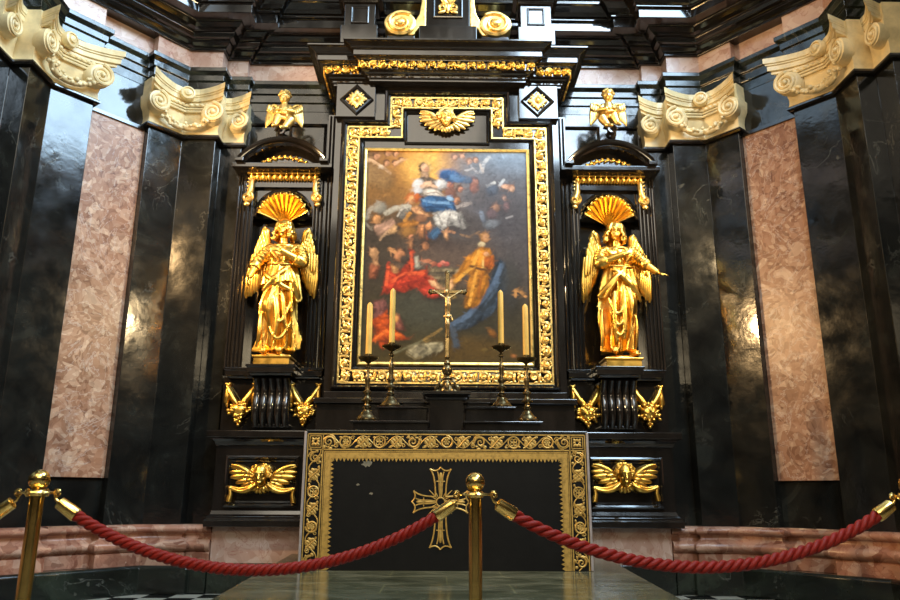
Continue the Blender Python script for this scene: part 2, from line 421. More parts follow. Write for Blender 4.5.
def capital(s, p, name_side, label):
    """p: dict with A, fold, B (front corner points), C, D (second, set back face)"""
    A, F, B, C, D = [Vector(q).to_3d() for q in (p['A'], p['F'], p['B'], p['C'], p['D'])]
    T = side(s)
    th = thing('pilaster', label, 'pilaster', T @ Vector((F.x, F.y, .575)))
    mb = MB(T); mb.prism(p['poly'], .575, 4.33); mb.build('shaft', M['bm'], th, bevel=.004)
    path = p['path']
    mb = MB(T); mb.sweep(path, [(-.02, 4.33), (.03, 4.33), (.045, 4.345), (.045, 4.36), (.03, 4.375), (-.02, 4.375)]); mb.build('necking', M['wood'], th)
    mb = MB(T); mb.sweep(path, [(-.02, 4.375), (.03, 4.375), (.022, 4.40), (.02, 4.44), (.035, 4.51), (.06, 4.555), (.065, 4.60), (.07, 4.66), (.05, 4.69), (.05, 4.84), (-.02, 4.84)])
    mb.build('bell', M['cream'], th, smooth=40)
    def nrm(a, b):
        d = (b - a).normalized(); return Vector((d.y, -d.x, 0)), d
    n1, d1 = nrm(A, F); n2, d2 = nrm(F, B); n3, d3 = nrm(C, D)
    Z = Vector((0, 0, 1))
    # abacus with flaring corners
    mb = MB(T)
    def abacus(pts_in, pts_out):
        for z0, z1, k in ((4.685, 4.715, .72), (4.715, 4.765, .86), (4.765, 4.785, .93), (4.785, 4.845, 1.0)):
            poly = [(q.x, q.y) for q in pts_in] + [(a.x + (b.x - a.x) * k, a.y + (b.y - a.y) * k) for a, b in zip(pts_in[::-1], pts_out[::-1])]
            mb.prism(poly, z0, z1)
    def run(a, b, n, da, db, flare_a, flare_b, k=8):
        pi, po = [], []
        for i in range(k + 1):
            t = i / k; q = a.lerp(b, t)
            fl = (flare_a * max(0, 1 - t * 1.9) ** 2 + flare_b * max(0, 1 - (1 - t) * 1.9) ** 2)
            pi.append(q); po.append(q + n * (.10 + fl) + (da * flare_a * .85 * max(0, 1 - t * 3) + db * flare_b * .85 * max(0, 1 - (1 - t) * 3)))
        return pi, po
    i1, o1 = run(A, F, n1, -d1, d1, .15, 0); i2, o2 = run(F, B, n2, -d2, d2, 0, .15)
    mf = (n1 + n2) / (1 + n1.dot(n2))
    o1[-1] = F + mf * .10; o2[0] = o1[-1]
    abacus(i1 + i2[1:], o1 + o2[1:])
    e3 = .15
    i3, o3 = run(C, D, n3, -d3, d3, e3 if p['cd'] < 0 else 0, e3 if p['cd'] > 0 else 0)
    abacus(i3, o3)
    mb.build('abacus', M['cream'], th, bevel=.006)
    # volutes
    for c, n, d, sg in ((A, n1, -d1, -1), (B, n2, d2, 1)):
        q = MB(T); out = (n + d * .35)
        volute(q, c + n * .125 + d * (-.015) + Z * 4.575, .118, out, d, .12, sg)
        q.build('volute', M['cream'], th, smooth=50)
    c, d = (C, -d3) if p['cd'] < 0 else (D, d3)
    q = MB(T); volute(q, c + n3 * .115 - d * .02 + Z * 4.575, .108, n3 + d * .3, d, .11, 1 if p['cd'] > 0 else -1); q.build('volute', M['cream'], th, smooth=50)
    # channel, egg row and garland
    q = MB(T)
    for a, b, n in ((A, F, n1), (F, B, n2)):
        g = MB(T)
        L = (b - a).length
        for dz, r in ((4.665, .013), (4.632, .010), (4.60, .012)):
            e0 = a if a is not F else F + mf * .085 - n * .085
            q.tube([a + n * .085 + Z * dz, b + n * .085 + Z * dz], r, 6)
        k = max(3, int(L / .05)); m_ = k * 8
        q0 = a.lerp(b, .04); q1 = b if b is not F else F
        g.tube([a.lerp(b, .02 + .96 * i / m_) + n * .086 + Z * 4.672 for i in range(m_ + 1)], [.006 + .014 * abs(math.sin(PI * k * i / m_)) for i in range(m_ + 1)], 8)
        g.build('egg_molding', M['cream'], th, smooth=60)
    rosette(q, F + mf * .15 + Z * 4.775, .075, mf)
    q.build('scroll_channel', M['cream'], th, smooth=50)
    w = MB(T); rnd = random.Random(3)
    ea, eb = A + n1 * .10 + d1 * .06 + Z * 4.50, B + n2 * .10 - d2 * .06 + Z * 4.50
    mid = F + mf * .085 + Z * 4.43
    line = [ea.lerp(mid, t) - Z * .05 * math.sin(PI * t) for t in [i / 9 for i in range(9)]] + [mid.lerp(eb, t) - Z * .05 * math.sin(PI * t) for t in [i / 9 for i in range(10)]]
    w.tube(line, [.02 + .016 * math.sin(PI * i / 18) for i in range(19)], 8)
    for i, pt in enumerate(line):
        for k in range(3):
            w.blob(pt + Vector((rnd.uniform(-.025, .025), rnd.uniform(-.025, .025), rnd.uniform(-.03, .03))) + mf * .015, rnd.uniform(.013, .024), None, 8, 6)
    w.build('garland', M['cream'], th, smooth=60)
    return th
inner = dict(A=HALF[3], F=HALF[4], B=HALF[5], C=HALF[1], D=HALF[2], cd=-1, path=HALF[0:7],
             poly=HALF[0:7] + [(3.139, 6.914), (3.139, 7.25)])
outer = dict(A=HALF[8], F=HALF[9], B=HALF[10], C=HALF[11], D=HALF[12], cd=1, path=HALF[7:14],
             poly=HALF[7:14] + [(3.80, 6.487), (3.494, 6.487)])
capital(-1, inner, 'left', 'black marble corner pilaster with whitish scroll capital beside the angel whose arm hangs down')
capital(1, inner, 'right', 'black marble corner pilaster with yellow scroll capital beside the angel stretching out a hand')
capital(-1, outer, 'left', 'black marble pilaster with whitish scroll capital cut by the picture edge, beyond the pink panel')
capital(1, outer, 'right', 'black marble pilaster with yellow scroll capital cut by the picture edge, beyond the orange-brown panel')
for s in (1, -1):
    A = Vector(HALF[6]); B = Vector(HALF[7]); n = Vector((-.769, -.639))
    mb = MB(side(s)); q = n * .03
    a = A.lerp(B, .0); b = A.lerp(B, 1.0)
    mb.prism([(a + n * .001)[:], (b + n * .001)[:], (b + q)[:], (a + q)[:]], .97, 4.30)
    ob = mb.build('marble_panel', M['pink'], None, bevel=.004)
    tag(ob, 'tall pale pink mottled marble wall panel between two black pilasters' if s < 0 else 'tall orange-brown mottled marble wall panel between two black pilasters', 'wall panel')
    mb = MB(side(s)); mb.prism([(a + n * .001)[:], (b + n * .001)[:], (b + n * .05)[:], (a + n * .05)[:]], 4.30, 4.335)
    struct(mb.build('trim_%d' % (11 if s > 0 else 12), M['wood']))
# ------------------------------------------------------------------ gilded scroll band
def scroll_band(mb, p0, p1, w, to3, r=.017, seed=0, rich=1.0, ends=(1, 1)):
    """acanthus scrolls filling a straight band between 2D points p0,p1 (full width w); to3(x, y, h)"""
    rnd = random.Random(seed)
    p0 = Vector(p0); p1 = Vector(p1); L = (p1 - p0).length; d = (p1 - p0) / L; n = Vector((-d.y, d.x))
    def P(s_, t, h=.012):
        q = p0 + d * s_ + n * t; return Vector(to3(q.x, q.y, h))
    out = (P(0, 0, 1) - P(0, 0, 0)).normalized()
    k = max(1, round(L / (w * 1.05))); u = L / k; hw = w / 2
    for i in range(k):
        c = (i + .5) * u; sg = 1 if i % 2 == 0 else -1
        R = hw * .70
        pts = []
        a0 = rnd.uniform(-.3, .3)
        for j in range(23):
            t = j / 22; rr = R * (1 - .78 * t); a = (-PI * .9 + a0 + 2 * PI * 1.35 * t)
            pts.append(P(c + rr * math.cos(a), sg * (rr * math.sin(a)) * .95 - sg * hw * .08, .010 + .008 * math.sin(PI * t)))
        mb.tube(pts, [r * (1.05 - .5 * j / 22) for j in range(23)], 6)
        mb.blob(P(c, 0, .014), (r * 1.2, r * 1.2, r * 1.2), None, 7, 5)
        # connecting stem
        st = bez(P(c - u * .55, sg * hw * .75), P(c - u * .3, sg * hw * .95), P(c - u * .45, -sg * hw * .4), P(c - R, -sg * hw * .02), 8)
        mb.tube(st, r * .9, 6)
        # leaves
        for _ in range(int(5 * rich)):
            a = rnd.uniform(0, 2 * PI); l = rnd.uniform(.35, .6) * hw
            q0 = (c + math.cos(a) * R * rnd.uniform(.5, 1.25), max(-hw * .75, min(hw * .75, math.sin(a) * hw * .85)))
            b = a + rnd.uniform(.6, 1.8)
            q1 = (q0[0] + math.cos(b) * l, max(-hw * .95, min(hw * .95, q0[1] + math.sin(b) * l)))
            if q1[0] < 0 or q1[0] > L: continue
            mb.leaf(P(q0[0], q0[1], .008), P(q1[0], q1[1], .016), r * .85, r * .6, out, 7, 5)
        e = (i + .02) * u
        mb.leaf(P(e, -hw * .8, .008), P(e + u * .12, hw * .8, .012), r * .95, r * .7, out, 7, 5)
def boxy(mb, *a): mb.box(*a)
XZ = lambda Y: (lambda x, z, h: (x, Y - h, z))

KM = Matrix.Translation((-.0015, 0, .0267)) @ Matrix.Scale(.968, 4)
# ------------------------------------------------------------------ retable: carved black wooden wall of the altar
RT = thing('retable', 'black carved wooden altar wall with stepped mouldings carrying painting and golden angels', 'altarpiece', (0, 7.0, .56))
mb = MB()
mb.box(-1.10, 1.10, 6.747, 7.24, 1.55, 4.80)
mb.build('back_board', M['wood'], RT)
# pedestals below the niches with recessed panels
for s in (1, -1):
    mb = MB(side(s) if 0 else (None if s > 0 else mirror(0)))
    mb.box(1.03, 2.075, 6.93, 7.20, .66, 1.33)                       # body
    mb.sweep([(1.03, 6.93), (2.075, 6.93), (2.075, 7.20)], [(0, .56), (.05, .56), (.05, .615), (.035, .625), (.035, .645), (.012, .665), (0, .70)])
    mb.sweep([(1.03, 6.93), (2.075, 6.93), (2.075, 7.20)], [(0, 1.26), (.012, 1.27), (.02, 1.30), (.04, 1.325), (.075, 1.335), (.075, 1.395), (.05, 1.40), (0, 1.40)])
    mb.build('pedestal', M['wood'], RT, bevel=.005)
    mb = MB(None if s > 0 else mirror(0))
    fr = [(1.31, .725), (1.97, .725), (1.97, 1.175), (1.31, 1.175)]
    mb.sweep(fr, [(0, -.002), (0, .03), (-.015, .038), (-.03, .03), (-.04, .012), (-.055, .008), (-.06, -.002)], True, to3=XZ(6.93))
    mb.build('panel_moulding', M['wood'], RT)
    # console zone wall
    mb = MB(None if s > 0 else mirror(0))
    mb.box(1.135, 2.075, 7.0, 7.24, 1.40, 1.90)
    mb.build('console_wall', M['wood'], RT)
    # strips between niche and painting
    mb = MB(None if s > 0 else mirror(0))
    for x0, x1, y in ((1.12, 1.215, 6.99), (2.03, 2.10, 7.03)):
        mb.box(x0, x1, y, 7.24, 1.985, 4.62 if x0 < 2 else 4.12)
    for x, y in ((1.155, 6.985), (1.19, 6.985), (2.055, 7.025), (2.085, 7.03)):
        mb.tube([(x, y, 1.985), (x, y, 4.60 if x < 2 else 4.10)], .011, 8)
    mb.build('vertical_moulding', M['wood'], RT, smooth=40)
# pedestal zone between (behind the altar) and step under the painting
mb = MB(); mb.box(-1.12, 1.12, 6.5, 6.96, 1.0, 1.60); mb.box(-1.14, 1.14, 6.46, 6.96, 1.60, 1.645)
mb.build('painting_base', M['wood'], RT, bevel=.006)
mb = MB(); mb.box(-1.075, 1.075, 6.60, 6.75, 1.645, 1.72); mb.build('base_step', M['wood'], RT, bevel=.006)
# shoulder blocks with the diamonds
for s in (1, -1):
    mb = MB(KM if s > 0 else KM @ mirror(0)); mb.box(.735, 1.135, 6.90, 6.97, 4.555, 4.93); mb.build('shoulder_block', M['wood'], RT, bevel=.005)
# crowning cornice with gilded frieze
def crown(prof):
    q = MB(); q.sweep([(-1.24, 7.2), (-1.24, 6.62), (-.875, 6.62), (-.875, 6.52), (.875, 6.52), (.875, 6.62), (1.24, 6.62), (1.24, 7.2)], prof); return q
crown([(-.30, 4.795), (-.10, 4.795), (-.10, 4.815), (-.085, 4.825), (-.085, 4.845), (-.06, 4.855), (-.05, 4.868), (-.02, 4.878), (-.02, 4.97), (-.30, 4.97)]).build('frieze_board', M['wood'], RT, bevel=.004)
crown([(-.3, 4.965), (.005, 4.965), (.005, 4.975), (.035, 4.99), (.05, 4.995), (.05, 5.05), (.07, 5.058), (.075, 5.075), (.12, 5.10), (.14, 5.105), (.14, 5.125), (-.3, 5.13)]).build('cornice', M['wood'], RT, bevel=.004)
g = MB()
scroll_band(g, (-.875, 4.922), (.875, 4.922), .092, XZ(6.535), .015, 3)
g.build('gilded_frieze', M['gold'], RT, smooth=60)
for s in (1, -1):
    g = MB(); scroll_band(g, (s * .885, 4.922), (s * 1.235, 4.922), .092, XZ(6.635), .015, 5); g.build('gilded_frieze', M['gold'], RT, smooth=60)
for s in (1, -1): g2 = MB(); scroll_band(g2, (6.65, 4.922), (7.15, 4.922), .092, (lambda y, z, h, s=s: (s * (1.215 + h), y, z)), .015, 6); g2.build('gilded_frieze', M['gold'], RT, smooth=60)

# ------------------------------------------------------------------ framed painting
PT = thing('framed_painting', 'tall dark religious painting in stepped frame of gilded scrollwork, behind the candles', 'painting', (0, 6.73, 1.735))
def loop(a, z0, z1, b, z2):          # stepped frame outline, clockwise seen from the front
    return [(-a, z0), (-a, z1), (-b, z1), (-b, z2), (b, z2), (b, z1), (a, z1), (a, z0)]
mid = loop(.945, 1.90, 4.395, .513, 4.728)
# offset to the right of a clockwise path = inward
q = MB(KM); q.sweep(mid, [(-.125, -.02), (-.125, .055), (-.115, .075), (-.10, .085), (-.088, .07), (-.08, .045), (-.068, .05), (-.062, .035), (-.055, .02), (-.055, -.02)], True, to3=XZ(6.95))
q.build('outer_moulding', M['wood'], PT)
q = MB(KM); q.sweep(mid, [(-.058, -.02), (-.058, .022), (.058, .022), (.058, -.02)], True, to3=XZ(6.95)); q.build('frame_backing', M['wood'], PT)
q = MB(KM); q.sweep(mid, [(.055, -.02), (.055, .03), (.068, .045), (.078, .035), (.085, .01), (.10, .0), (.112, -.015), (.12, -.04)], True, to3=XZ(6.95)); q.build('inner_moulding', M['wood'], PT)
g = MB(KM)
segs = [((-.945, 1.845), (-.945, 4.45)), ((-.885, 4.395), (-.572, 4.395)), ((-.513, 4.45), (-.513, 4.785)), ((-.455, 4.728), (.455, 4.728)),
        ((.513, 4.785), (.513, 4.45)), ((.572, 4.395), (.885, 4.395)), ((.945, 4.45), (.945, 1.845)), ((.885, 1.90), (-.885, 1.90))]
for i, (a, b) in enumerate(segs): scroll_band(g, a, b, .112, XZ(6.925), .0160, 11 + i, 2.6)
for o in (-.056, .056):
    g.sweep(mid, [(o - .007, 0), (o - .007, .022), (o + .007, .022), (o + .007, 0)], True, to3=XZ(6.932))
g.build('gilded_scrollwork', M['goldp'], PT, smooth=60)
q = MB(KM); q.box(-.83, .83, 6.945, 6.975, 4.215, 4.62); q.build('upper_panel', M['wood'], PT)
q = MB(KM); q.sweep([(-.40, 4.305), (-.40, 4.605), (.40, 4.605), (.40, 4.305)], [(-.03, 0), (-.03, .02), (-.018, .03), (-.006, .012), (0, 0)], True, to3=XZ(6.945)); q.build('panel_moulding', M['wood'], PT)
fl = [(-.822, 2.025), (-.822, 4.222), (.822, 4.222), (.822, 2.025)]
q = MB(KM); q.sweep(fl, [(-.012, -.02), (-.012, .012), (.0, .018), (.018, .012), (.02, -.02)], True, to3=XZ(6.955)); q.build('gilt_fillet', M['goldp'], PT)

# ------------------------------------------------------------------ niches, consoles, diamonds
def niche(s):
    mir = None if s > 0 else mirror(0)
    th = thing('statue_niche', 'black arched wall niche with golden shell behind the %s' % ('angel whose arm hangs down' if s < 0 else 'angel who stretches out a hand'), 'niche', (s * 1.62, 7.05, 1.98))
    X = 1.62
    mb = MB(mir); mb.box(1.215, 2.03, 7.13, 7.24, 1.98, 4.0); mb.build('back_panel', M['wood'], th)
    for x0, x1, nm in ((1.215, 1.325, 1), (1.915, 2.03, -1)):
        mb = MB(mir); mb.box(x0, x1, 6.98, 7.13, 1.98, 4.0)
        for k in range(3):
            x = x0 + .02 + k * .036
            mb.tube([(x, 6.982, 1.98), (x, 6.982, 4.0)], .013, 8)
        mb.build('side_jamb', M['wood'], th, smooth=40)
    # spandrel board with round arch over the shell
    mb = MB(mir)
    arc = [(X + .30 * math.cos(a), 3.50 + .30 * math.sin(a)) for a in [PI * i / 20 for i in range(21)]]
    top = [(X + .30 * math.cos(a) * 1.0, 3.92) for a in [PI * i / 20 for i in range(21)]]
    for i in range(20):
        mb.prism([arc[i], arc[i + 1], (arc[i + 1][0], 3.95), (arc[i][0], 3.95)], 0, .12, to3=lambda x, z, h: (x, 7.12 - h, z))
    mb.build('spandrel', M['wood'], th)
    mb = MB(mir); mb.sweep(arc, [(.0, .0), (-.0, .018), (-.018, .026), (-.035, .016), (-.04, 0)], to3=XZ(7.0)); mb.build('arch_moulding', M['wood'], th, smooth=40)
    mb = MB(mir); mb.sweep([(1.325, 3.50), (1.915, 3.50)], [(0, 0), (0, .05), (-.03, .06), (-.05, .03), (-.05, 0)], to3=XZ(7.10)); mb.build('impost', M['wood'], th)
    # shell
    mb = MB(mir); nr = 11; R = .245
    def sh(u, v):
        a = .22 + (PI - .44) * u; w = math.cos(u * nr * 2 * PI); ridge = (.5 + .5 * w) ** 2.5
        k = 1 + .055 * ((1 - ridge) ** 1.5 - .6) * v ** 3; r = v * k
        y = 6.985 + .085 * (1 - v) ** 1.4 - .05 * v + (.040 * (1 - ridge) ** .7) * min(1, v * 1.3)
        return (X + .258 * r * math.cos(a), y, 3.445 + .305 * r * math.sin(a) + .012 * v * abs(math.cos(a)))
    mb.grid(nr * 10 + 1, 14, lambda u, v: sh(u, .04 + .96 * v))
    ob = mb.build('shell', M['gold'], th, smooth=80); sm = ob.modifiers.new('thick', 'SOLIDIFY'); sm.thickness = .012
    # gilded frieze and cornice, segmental pediment
    mb = MB(mir); mb.prism([(1.26, 7.1), (1.98, 7.1), (1.98, 6.95), (1.26, 6.95)], 3.80, 3.94); mb.build('frieze_board', M['wood'], th)
    g = MB(mir)
    k = 12
    for i in range(k):
        x = 1.275 + (i + .5) * .69 / k
        g.leaf((x, 6.905, 3.92), (x, 6.935, 3.855), .024, .012, (0, -1, 0), 8, 6)
        g.blob((x, 6.895, 3.915), (.012, .012, .010), None, 7, 5)
        if i < k - 1: g.leaf((x + .029, 6.915, 3.91), (x + .029, 6.935, 3.85), .010, .012, (0, -1, 0), 6, 5)
    g.box(1.262, 1.978, 6.895, 6.94, 3.918, 3.934)
    g.build('gilded_leaf_frieze', M['gold'], th, smooth=60)
    mb = MB(mir)
    mb.sweep([(1.26, 7.2), (1.26, 6.93), (1.98, 6.93), (1.98, 7.2)], [(-.1, 3.93), (.03, 3.93), (.06, 3.94), (.10, 3.945), (.13, 3.95), (.13, 3.995), (.11, 4.0), (-.1, 4.01)])
    mb.build('lower_cornice', M['wood'], th, bevel=.004)
    # arc: chord half width .42, rise
    hw = .385; rise = .195; Ra = (hw * hw + rise * rise) / (2 * rise); zc = 4.005 + rise - Ra; a1 = math.asin(hw / Ra)
    arcp = [(X + Ra * math.sin(a), zc + Ra * math.cos(a)) for a in [-a1 + 2 * a1 * i / 28 for i in range(29)]]
    mb = MB(mir)
    mb.sweep(arcp, [(.012, -.02), (.012, .13), (.0, .145), (-.012, .16), (-.02, .185), (-.035, .19), (-.055, .205), (-.055, -.02)], to3=XZ(6.95), sign=1)
    mb.build('arched_pediment', M['wood'], th, smooth=35)
    for sx in (1, -1):
        mb = MB(mir); mb.prism([(X + sx * .37, 3.995), (X + sx * .455, 3.995), (X + sx * .455, 4.02), (X + sx * .37, 4.035)], -.02, .20, to3=XZ(6.95))
        mb.build('pediment_foot', M['wood'], th, bevel=.004)
    mb = MB(mir)
    poly = [(X + (Ra - .01) * math.sin(a), zc + (Ra - .01) * math.cos(a)) for a in [-a1 + 2 * a1 * i / 20 for i in range(21)]]
    mb.prism(poly, 0, .06, to3=XZ(7.0)); mb.build('tympanum', M['wood'], th)
    g = MB(mir)
    for i in range(9):
        a = -a1 * .62 + 2 * a1 * .62 * i / 8; rr = Ra - .085
        c = Vector((X + rr * math.sin(a), 6.935, zc + rr * math.cos(a)))
        if c.z < 4.035: c.z = 4.035
        g.leaf(c + Vector((-.03, 0, -.022)), c + Vector((.03, 0, .02)), .018, .02, (0, -1, 0), 7, 5)
        g.blob(c + Vector((0, -.012, .012)), .014, None, 7, 5); g.blob(c + Vector((.03, -.01, -.012)), .012, None, 7, 5)
    g.build('gilded_garland', M['gold'], th, smooth=60)
    # side brackets
    for sx in (1, -1):
        g = MB(mir); bx = X + sx * .325
        pts = bez((bx - sx * .02, 6.95, 3.90), (bx + sx * .01, 6.92, 3.86), (bx - sx * .03, 6.92, 3.76), (bx + sx * .02, 6.92, 3.69), 12)
        g.tube(pts, [.022 + .012 * (i / 12) for i in range(13)], 8)
        g.tube(spiral((bx + sx * .02, 6.905, 3.675), .062, .014, PI / 2, 1.5 * sx, 22), .016, 6)
        g.leaf((bx + sx * .02, 6.92, 3.63), (bx + sx * .03, 6.91, 3.58), .03, .02, (0, -1, 0), 8, 6)
        for z in (3.87, 3.83, 3.79, 3.75): g.leaf((bx - sx * .01, 6.93, z - .015), (bx + sx * .035, 6.92, z + .015), .012, .014, (0, -1, 0), 6, 5)
        g.blob((bx + sx * .015, 6.93, 3.655), (.04, .03, .045), None, 8, 6)
        g.build('gilded_bracket', M['goldp'], th, smooth=60)
    return th
def console(s):
    mir = None if s > 0 else mirror(0)
    th = thing('statue_console', 'black projecting shelf with fluted bracket under the golden angel %s' % ('nearest the pink marble panel' if s < 0 else 'nearest the orange-brown marble panel'), 'shelf', (s * 1.59, 7.0, 1.43))
    mb = MB(mir)
    sh = [(1.15, 7.0), (1.15, 6.92), (1.375, 6.92), (1.375, 6.72), (1.80, 6.72), (1.80, 6.92), (2.05, 6.92), (2.05, 7.0)]
    mb.sweep(sh, [(-.08, 1.88), (-.03, 1.88), (-.02, 1.90), (.0, 1.905), (.0, 1.95), (.012, 1.96), (.012, 1.978), (-.08, 1.978)])
    mb.box(1.17, 2.03, 6.95, 7.0, 1.88, 1.977); mb.box(1.40, 1.78, 6.76, 6.99, 1.88, 1.977)
    mb.build('shelf_slab', M['wood'], th, bevel=.004)
    # fluted S bracket
    mb = MB(mir); prof = []
    for i in range(15):
        t = i / 14; z = 1.875 - t * .43
        y = 6.80 + .10 * (t ** .8) + .035 * math.sin(t * 2 * PI) ; prof.append((y, z))
    nf = 5
    for k in range(nf):
        x = 1.455 + k * .0675
        mb.tube([(x, y, z) for y, z in prof], .034, 10)
    mb.box(1.43, 1.75, 6.92, 7.0, 1.44, 1.88)
    mb.build('fluted_bracket', M['wood'], th, smooth=50)
    mb = MB(mir); mb.box(1.42, 1.76, 6.88, 7.0, 1.425, 1.455); mb.build('bracket_foot', M['wood'], th, bevel=.008)
    return th
def diamond(s):
    c = Vector((s * .925, 6.90, 4.745)); L = .155
    th = thing('diamond_ornament', 'diamond shaped black plaque with gilded leaf rosette, %s of the stepped frame' % ('left' if s < 0 else 'right'), 'ornament', KM @ c)
    pts = [(c.x, c.z + L), (c.x + L, c.z), (c.x, c.z - L), (c.x - L, c.z)]
    mb = MB(KM); mb.sweep(pts, [(-.012, .001), (-.012, .018), (.0, .024), (.016, .018), (.02, .001)], True, to3=XZ(6.90)); mb.build('diamond_frame', M['wood'], th)
    g = MB(KM)
    for k in range(4):
        a = PI / 2 * k
        for off, l, w in ((0, .105, .022), (.42, .075, .016), (-.42, .075, .016), (.78, .066, .018), (.62, .095, .012), (-.62, .095, .012), (.2, .09, .013), (-.2, .09, .013)):
            b = a + off
            g.leaf(c + Vector((math.cos(b) * .018, -.012, math.sin(b) * .018)), c + Vector((math.cos(b) * l, -.02, math.sin(b) * l)), w, .012, (0, -1, 0), 8, 6)
    g.blob(c + Vector((0, -.025, 0)), (.026, .018, .026), None, 10, 6)
    g.build('gilded_rosette', M['goldp'], th, smooth=60)
for s in (-1, 1):
    niche(s); console(s); diamond(s)

# ------------------------------------------------------------------ gable top
for s in (-1, 1):
    th = thing('attic_pedestal', 'small black pedestal block on %s end of the crowning cornice' % ('left' if s < 0 else 'right'), 'pedestal', (s * .88, 6.64, 5.13))
    mb = MB(None if s > 0 else mirror(0)); x0, x1 = .725, 1.03
    mb.box(.695, 1.06, 6.48, 6.80, 5.132, 5.335); mb.build('base', M['wood'], th, bevel=.006)
    mb = MB(None if s > 0 else mirror(0)); mb.box(x0, x1, 6.51, 6.77, 5.335, 5.60)
    mb.sweep([(x0 + .075, 5.38), (x0 + .075, 5.55), (x1 - .075, 5.55), (x1 - .075, 5.38)], [(-.012, 0), (-.012, .010), (0, .014), (.014, 0)], True, to3=XZ(6.51))
    mb.build('block', M['wood'], th, bevel=.004)
    mb = MB(None if s > 0 else mirror(0)); mb.sweep([(x0, 6.77), (x0, 6.51), (x1, 6.51), (x1, 6.77)], [(-.1, 5.60), (.02, 5.60), (.03, 5.62), (.07, 5.64), (.07, 5.70), (-.1, 5.70)]); mb.build('cap', M['wood'], th, bevel=.004)
th = thing('gable_panel', 'upright black central panel with gilded leaf ornament at top edge of picture', 'panel', (0, 6.6, 5.13))
mb = MB(); mb.box(-.285, .285, 6.48, 6.80, 5.132, 5.335); mb.build('base', M['wood'], th, bevel=.006)
mb = MB(); mb.box(-.215, .215, 6.52, 6.76, 5.335, 6.4)
mb.sweep([(-.135, 5.46), (-.135, 6.3), (.135, 6.3), (.135, 5.46)], [(-.014, 0), (-.014, .012), (0, .018), (.014, 0)], True, to3=XZ(6.52)); mb.build('block', M['wood'], th, bevel=.004)
g = MB()
for sx in (1, -1):
    g.tube(spiral((sx * .06, 6.50, 5.56), .05, .012, PI / 2, 1.3 * sx, 22), .016, 6)
    g.leaf((0, 6.505, 5.60), (sx * .09, 6.495, 5.68), .022, .014, (0, -1, 0)); g.leaf((sx * .02, 6.505, 5.52), (sx * .10, 6.495, 5.49), .018, .014, (0, -1, 0))
    g.tube(spiral((sx * .06, 6.50, 5.76), .05, .012, -PI / 2, -1.3 * sx, 22), .016, 6)
g.leaf((0, 6.505, 5.49), (0, 6.495, 5.60), .02, .014, (0, -1, 0)); g.leaf((0, 6.505, 5.62), (0, 6.495, 5.80), .028, .016, (0, -1, 0))
g.build('gilded_ornament', M['goldp'], th, smooth=60)
for s in (-1, 1):
    th = thing('gilded_volute', 'golden scroll leaning on %s side of the central gable panel' % ('left' if s < 0 else 'right'), 'scroll ornament', (s * .45, 6.62, 5.13))
    mb = MB(None if s > 0 else mirror(0))
    c = Vector((.475, 6.50, 5.375))
    Mr = Matrix(((1, 0, 0), (0, 0, -1), (0, 1, 0)))
    mb.lathe([(.155, -.20), (.158, -.10), (.155, 0), (.132, .012), (.11, .004), (.02, .006)], c, 28, Mr, sx=1, sy=.86)
    mb.tube(spiral(c + Vector((0, -.01, 0)), .142, .03, PI * .75, -1.6, 40, (1, 0, 0), (0, 0, .88)), [.022 - .010 * i / 40 for i in range(41)], 8)
    mb.blob(c + Vector((0, -.012, 0)), (.055, .03, .042), None, 10, 6)
    mb.build('scroll', M['goldp'], th, smooth=50)
    mb = MB(None if s > 0 else mirror(0))
    arm = [(.40, 5.36), (.335, 5.34), (.29, 5.36), (.285, 5.45), (.262, 5.52), (.258, 5.70), (.256, 6.2), (.218, 6.2), (.218, 5.34), (.30, 5.325), (.42, 5.335)]
    mb.prism([(x, z) for x, z in [(.218, 5.337), (.218, 6.3), (.262, 6.3), (.266, 5.62), (.285, 5.50), (.325, 5.42), (.40, 5.38), (.42, 5.26), (.34, 5.25), (.29, 5.337)]], -.0, .18, to3=lambda x, z, h: (x, 6.70 - h, z))
    mb.build('scroll_arm', M['goldp'], th, bevel=.012)
    mb = MB(None if s > 0 else mirror(0)); mb.box(.33, .60, 6.52, 6.70, 5.132, 5.245); mb.build('footing', M['wood'], th, bevel=.005)
# ------------------------------------------------------------------ stone platform and altar
ob = MB(); ob.prism([(-1.345, 6.93), (1.375, 6.93), (1.16, 3.75), (-1.16, 3.75)], 0.0, .335)
pl = ob.build('altar_platform', M['green'], None, bevel=.01)
tag(pl, 'low green-grey polished stone platform carrying the altar', 'platform')

AL = thing('altar', 'black altar table with gilded scroll border and golden cross on its front', 'altar', (0, 5.42, .335))
mb = MB(); mb.box(-.985, .985, 5.46, 6.49, .337, 1.225); mb.build('body', M['wood'], AL, bevel=.006)
mb = MB(); mb.box(-1.01, 1.01, 5.425, 6.49, 1.225, 1.285); mb.build('table_top', M['bmg'], AL, bevel=.005)
FR = MB(); FR.box(-.995, .995, 5.412, 5.46, .337, 1.265); FR = FR.build('front_panel', M['leather'], AL)
mb = MB()
for s in (1, -1):
    mb = MB(); mb.box(*sorted((s * .995, s * 1.012)), 5.405, 5.46, .337, 1.272)
    e = mb.build('side_edging', M['edge'], AL, bevel=.003); e['label'] = 'pale metal edging strip'
YF = 5.412
def P2(x, z, h=.0): return Vector((x, YF - h, z))
g = MB()
X0, X1, Z0, Z1 = -.985, .985, .337, 1.255
bw = .108
def rect_line(x, z1, z0, r):
    g.tube([P2(-x, z0), P2(-x, z1), P2(x, z1), P2(x, z0)], r, 4)
def hline(xa, za, xb, zb, w, h=.004):
    if abs(xa - xb) > abs(za - zb): g.box(min(xa, xb), max(xa, xb), YF - h, YF, za - w, za + w)
    else: g.box(xa - w, xa + w, YF - h, YF, min(za, zb), max(za, zb))
